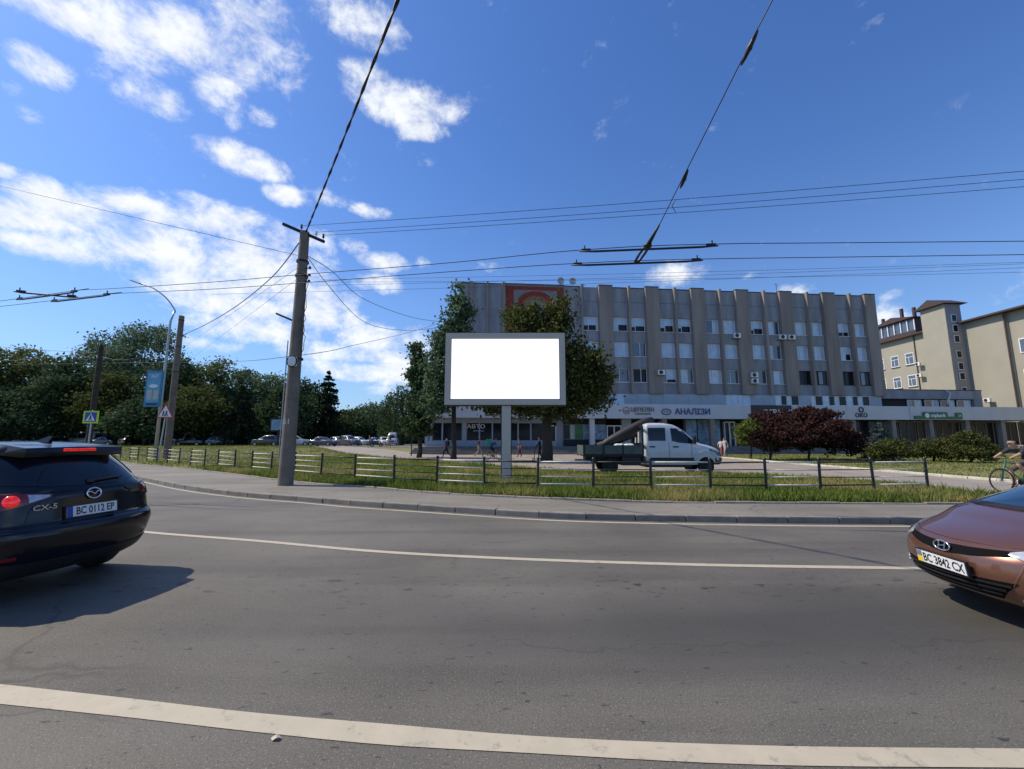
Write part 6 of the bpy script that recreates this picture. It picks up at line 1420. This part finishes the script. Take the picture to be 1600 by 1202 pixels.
def bicycle(label, loc, rz, frame):
    t = thing('bicycle', label, 'bicycle', loc, rz); fm = material('bicycle_frame', frame, .4, var=.1)
    for x in (-.52, .52):
        m = MB(); m.tube([(x + .33 * math.cos(a), 0, .35 + .33 * math.sin(a)) for a in np.linspace(0, 6.2832, 32, endpoint=False)], .02, 6, closed=True); w = m.build('wheel', MT['rubber'], t, smooth=True)
        m = MB()
        for a in np.linspace(0, 6.2832, 12, endpoint=False): m.tube([(x, 0, .35), (x + .32 * math.cos(a), 0, .35 + .32 * math.sin(a))], .0035, 3)
        m.lathe([(.0, -.04), (.025, -.04), (.025, .04), (0, .04)], (x, 0, .35), 'Y', 8); m.build('spokes', MT['galv'], w)
    m = MB()
    for a, b in (((-.52, 0, .35), (-.05, 0, .3)), ((-.52, 0, .35), (-.2, 0, .82)), ((-.05, 0, .3), (-.22, 0, .9)), ((-.05, 0, .3), (.36, 0, .78)), ((-.2, 0, .8), (.34, 0, .88)), ((.32, 0, 1.0), (.52, 0, .35))): m.tube([a, b], .02, 6)
    m.build('frame', fm, t, smooth=True); m = MB(); m.tube([(.36, -.24, .98), (.4, -.2, 1.02), (.32, 0, 1.0), (.4, .2, 1.02), (.36, .24, .98)], .014, 6); m.build('handlebar', MT['plastic_black'], t)
    m = MB(); m.add([(-.36, -.08, .93), (-.36, .08, .93), (-.08, .02, .93), (-.08, -.02, .93), (-.36, -.06, .87), (-.36, .06, .87), (-.08, .01, .89), (-.08, -.01, .89)], [(0, 1, 2, 3), (7, 6, 5, 4), (0, 4, 5, 1), (1, 5, 6, 2), (2, 6, 7, 3), (3, 7, 4, 0)]); m.build('saddle', MT['plastic_black'], t)
    m = MB(); m.lathe([(0, -.02), (.09, -.02), (.09, .0), (0, 0)], (-.05, -.03, .3), 'Y', 14); m.tube([(-.05, -.06, .3), (.08, -.07, .18)], .012, 5); m.box((.08, -.11, .17), (.09, .09, .02)); m.tube([(-.05, .04, .3), (-.18, .06, .42)], .012, 5); m.box((-.18, .1, .42), (.09, .09, .02)); m.build('crank', MT['steel_dark'], t)
    return t


ride = dict(pel=(-.22, 0, .98), bel=(-.16, 0, 1.1), che=(.0, 0, 1.3), nec=(.1, 0, 1.45), hd0=(.15, 0, 1.54), hd1=(.18, 0, 1.63), hd2=(.17, 0, 1.68), shL=(.06, .17, 1.4), shR=(.06, -.17, 1.4), elL=(.2, .23, 1.18), elR=(.2, -.23, 1.18), haL=(.36, .22, 1.04), haR=(.36, -.22, 1.04), fiL=(.4, .2, 1.01), fiR=(.4, -.2, 1.01), hiL=(-.2, .09, .93), hiR=(-.2, -.09, .93), knL=(.14, .11, .82), anL=(-.14, .1, .5), toL=(-.06, .1, .45), knR=(.12, -.11, .6), anR=(.06, -.1, .24), toR=(.14, -.1, .2))
pc_ = P_(771, 719); bicycle('dark bicycle ridden by the delivery courier', pc_, R(2), (.02, .02, .025))
person('delivery cyclist in blue shirt and dark cap riding right', pc_, R(2), ride, (.02, .02, .03), (.025, .06, .22), (.02, .02, .025), short=True)
m = MB(); m.box((0, 0, 0), (.38, .42, .48)); o = m.build('delivery_bag', material('bag_green', (.03, .32, .2), .6), None, bevel=.03, loc=pc_ + Vector((-.36, 0, 1.36))); tag(o, 'square green delivery bag on the cyclist back', 'bag')
ride2 = dict(ride); ride2.update(pel=(-.36, 0, .95), bel=(-.29, 0, 1.06), che=(-.13, 0, 1.19), nec=(.0, 0, 1.28), hd0=(.06, 0, 1.35), hd1=(.1, 0, 1.43), hd2=(.09, 0, 1.49), shL=(-.05, .18, 1.25), shR=(-.05, -.18, 1.25), elL=(.16, .25, 1.1), elR=(.16, -.25, 1.1), haL=(.36, .22, 1.0), haR=(.36, -.22, 1.0), fiL=(.42, .2, .98), fiR=(.42, -.2, .98), hiL=(-.34, .09, .9), hiR=(-.34, -.09, .9))
pr_ = G(1598, 770, ZW); bicycle('green road bicycle at the right edge behind the copper car', pr_, R(176), (.05, .13, .1))
person('cyclist in dark shirt leaning on the handlebar at the right edge', pr_, R(176), ride2, (.05, .04, .03), (.025, .03, .032), (.08, .06, .06), short=True, h=1.8)
# motorcycle by the parking lot
t = thing('motorcycle', 'small motorcycle standing by the parked cars', 'motorcycle', P_(588, 704.5), R(10))
for x in (-.6, .6): m = MB(); m.tube([(x + .24 * math.cos(a), 0, .3 + .24 * math.sin(a)) for a in np.linspace(0, 6.2832, 20, endpoint=False)], .06, 6, closed=True); m.build('wheel', MT['rubber'], t, smooth=True)
m = MB(); m.box((0, 0, .45), (.6, .25, .3)); m.tube([(-.6, 0, .3), (-.1, 0, .45), (.35, 0, .75), (.6, 0, .3)], .05, 6); m.build('frame', MT['steel_dark'], t); m = MB(); m.box((.1, 0, .78), (.5, .26, .2)); m.build('tank', MT['car_red'], t, bevel=.06); m = MB(); m.box((-.4, 0, .8), (.6, .24, .1)); m.build('seat', MT['plastic_black'], t, bevel=.04); m = MB(); m.tube([(.35, -.35, 1.0), (.4, 0, .95), (.35, .35, 1.0)], .02, 6); m.build('handlebar', MT['steel_dark'], t)
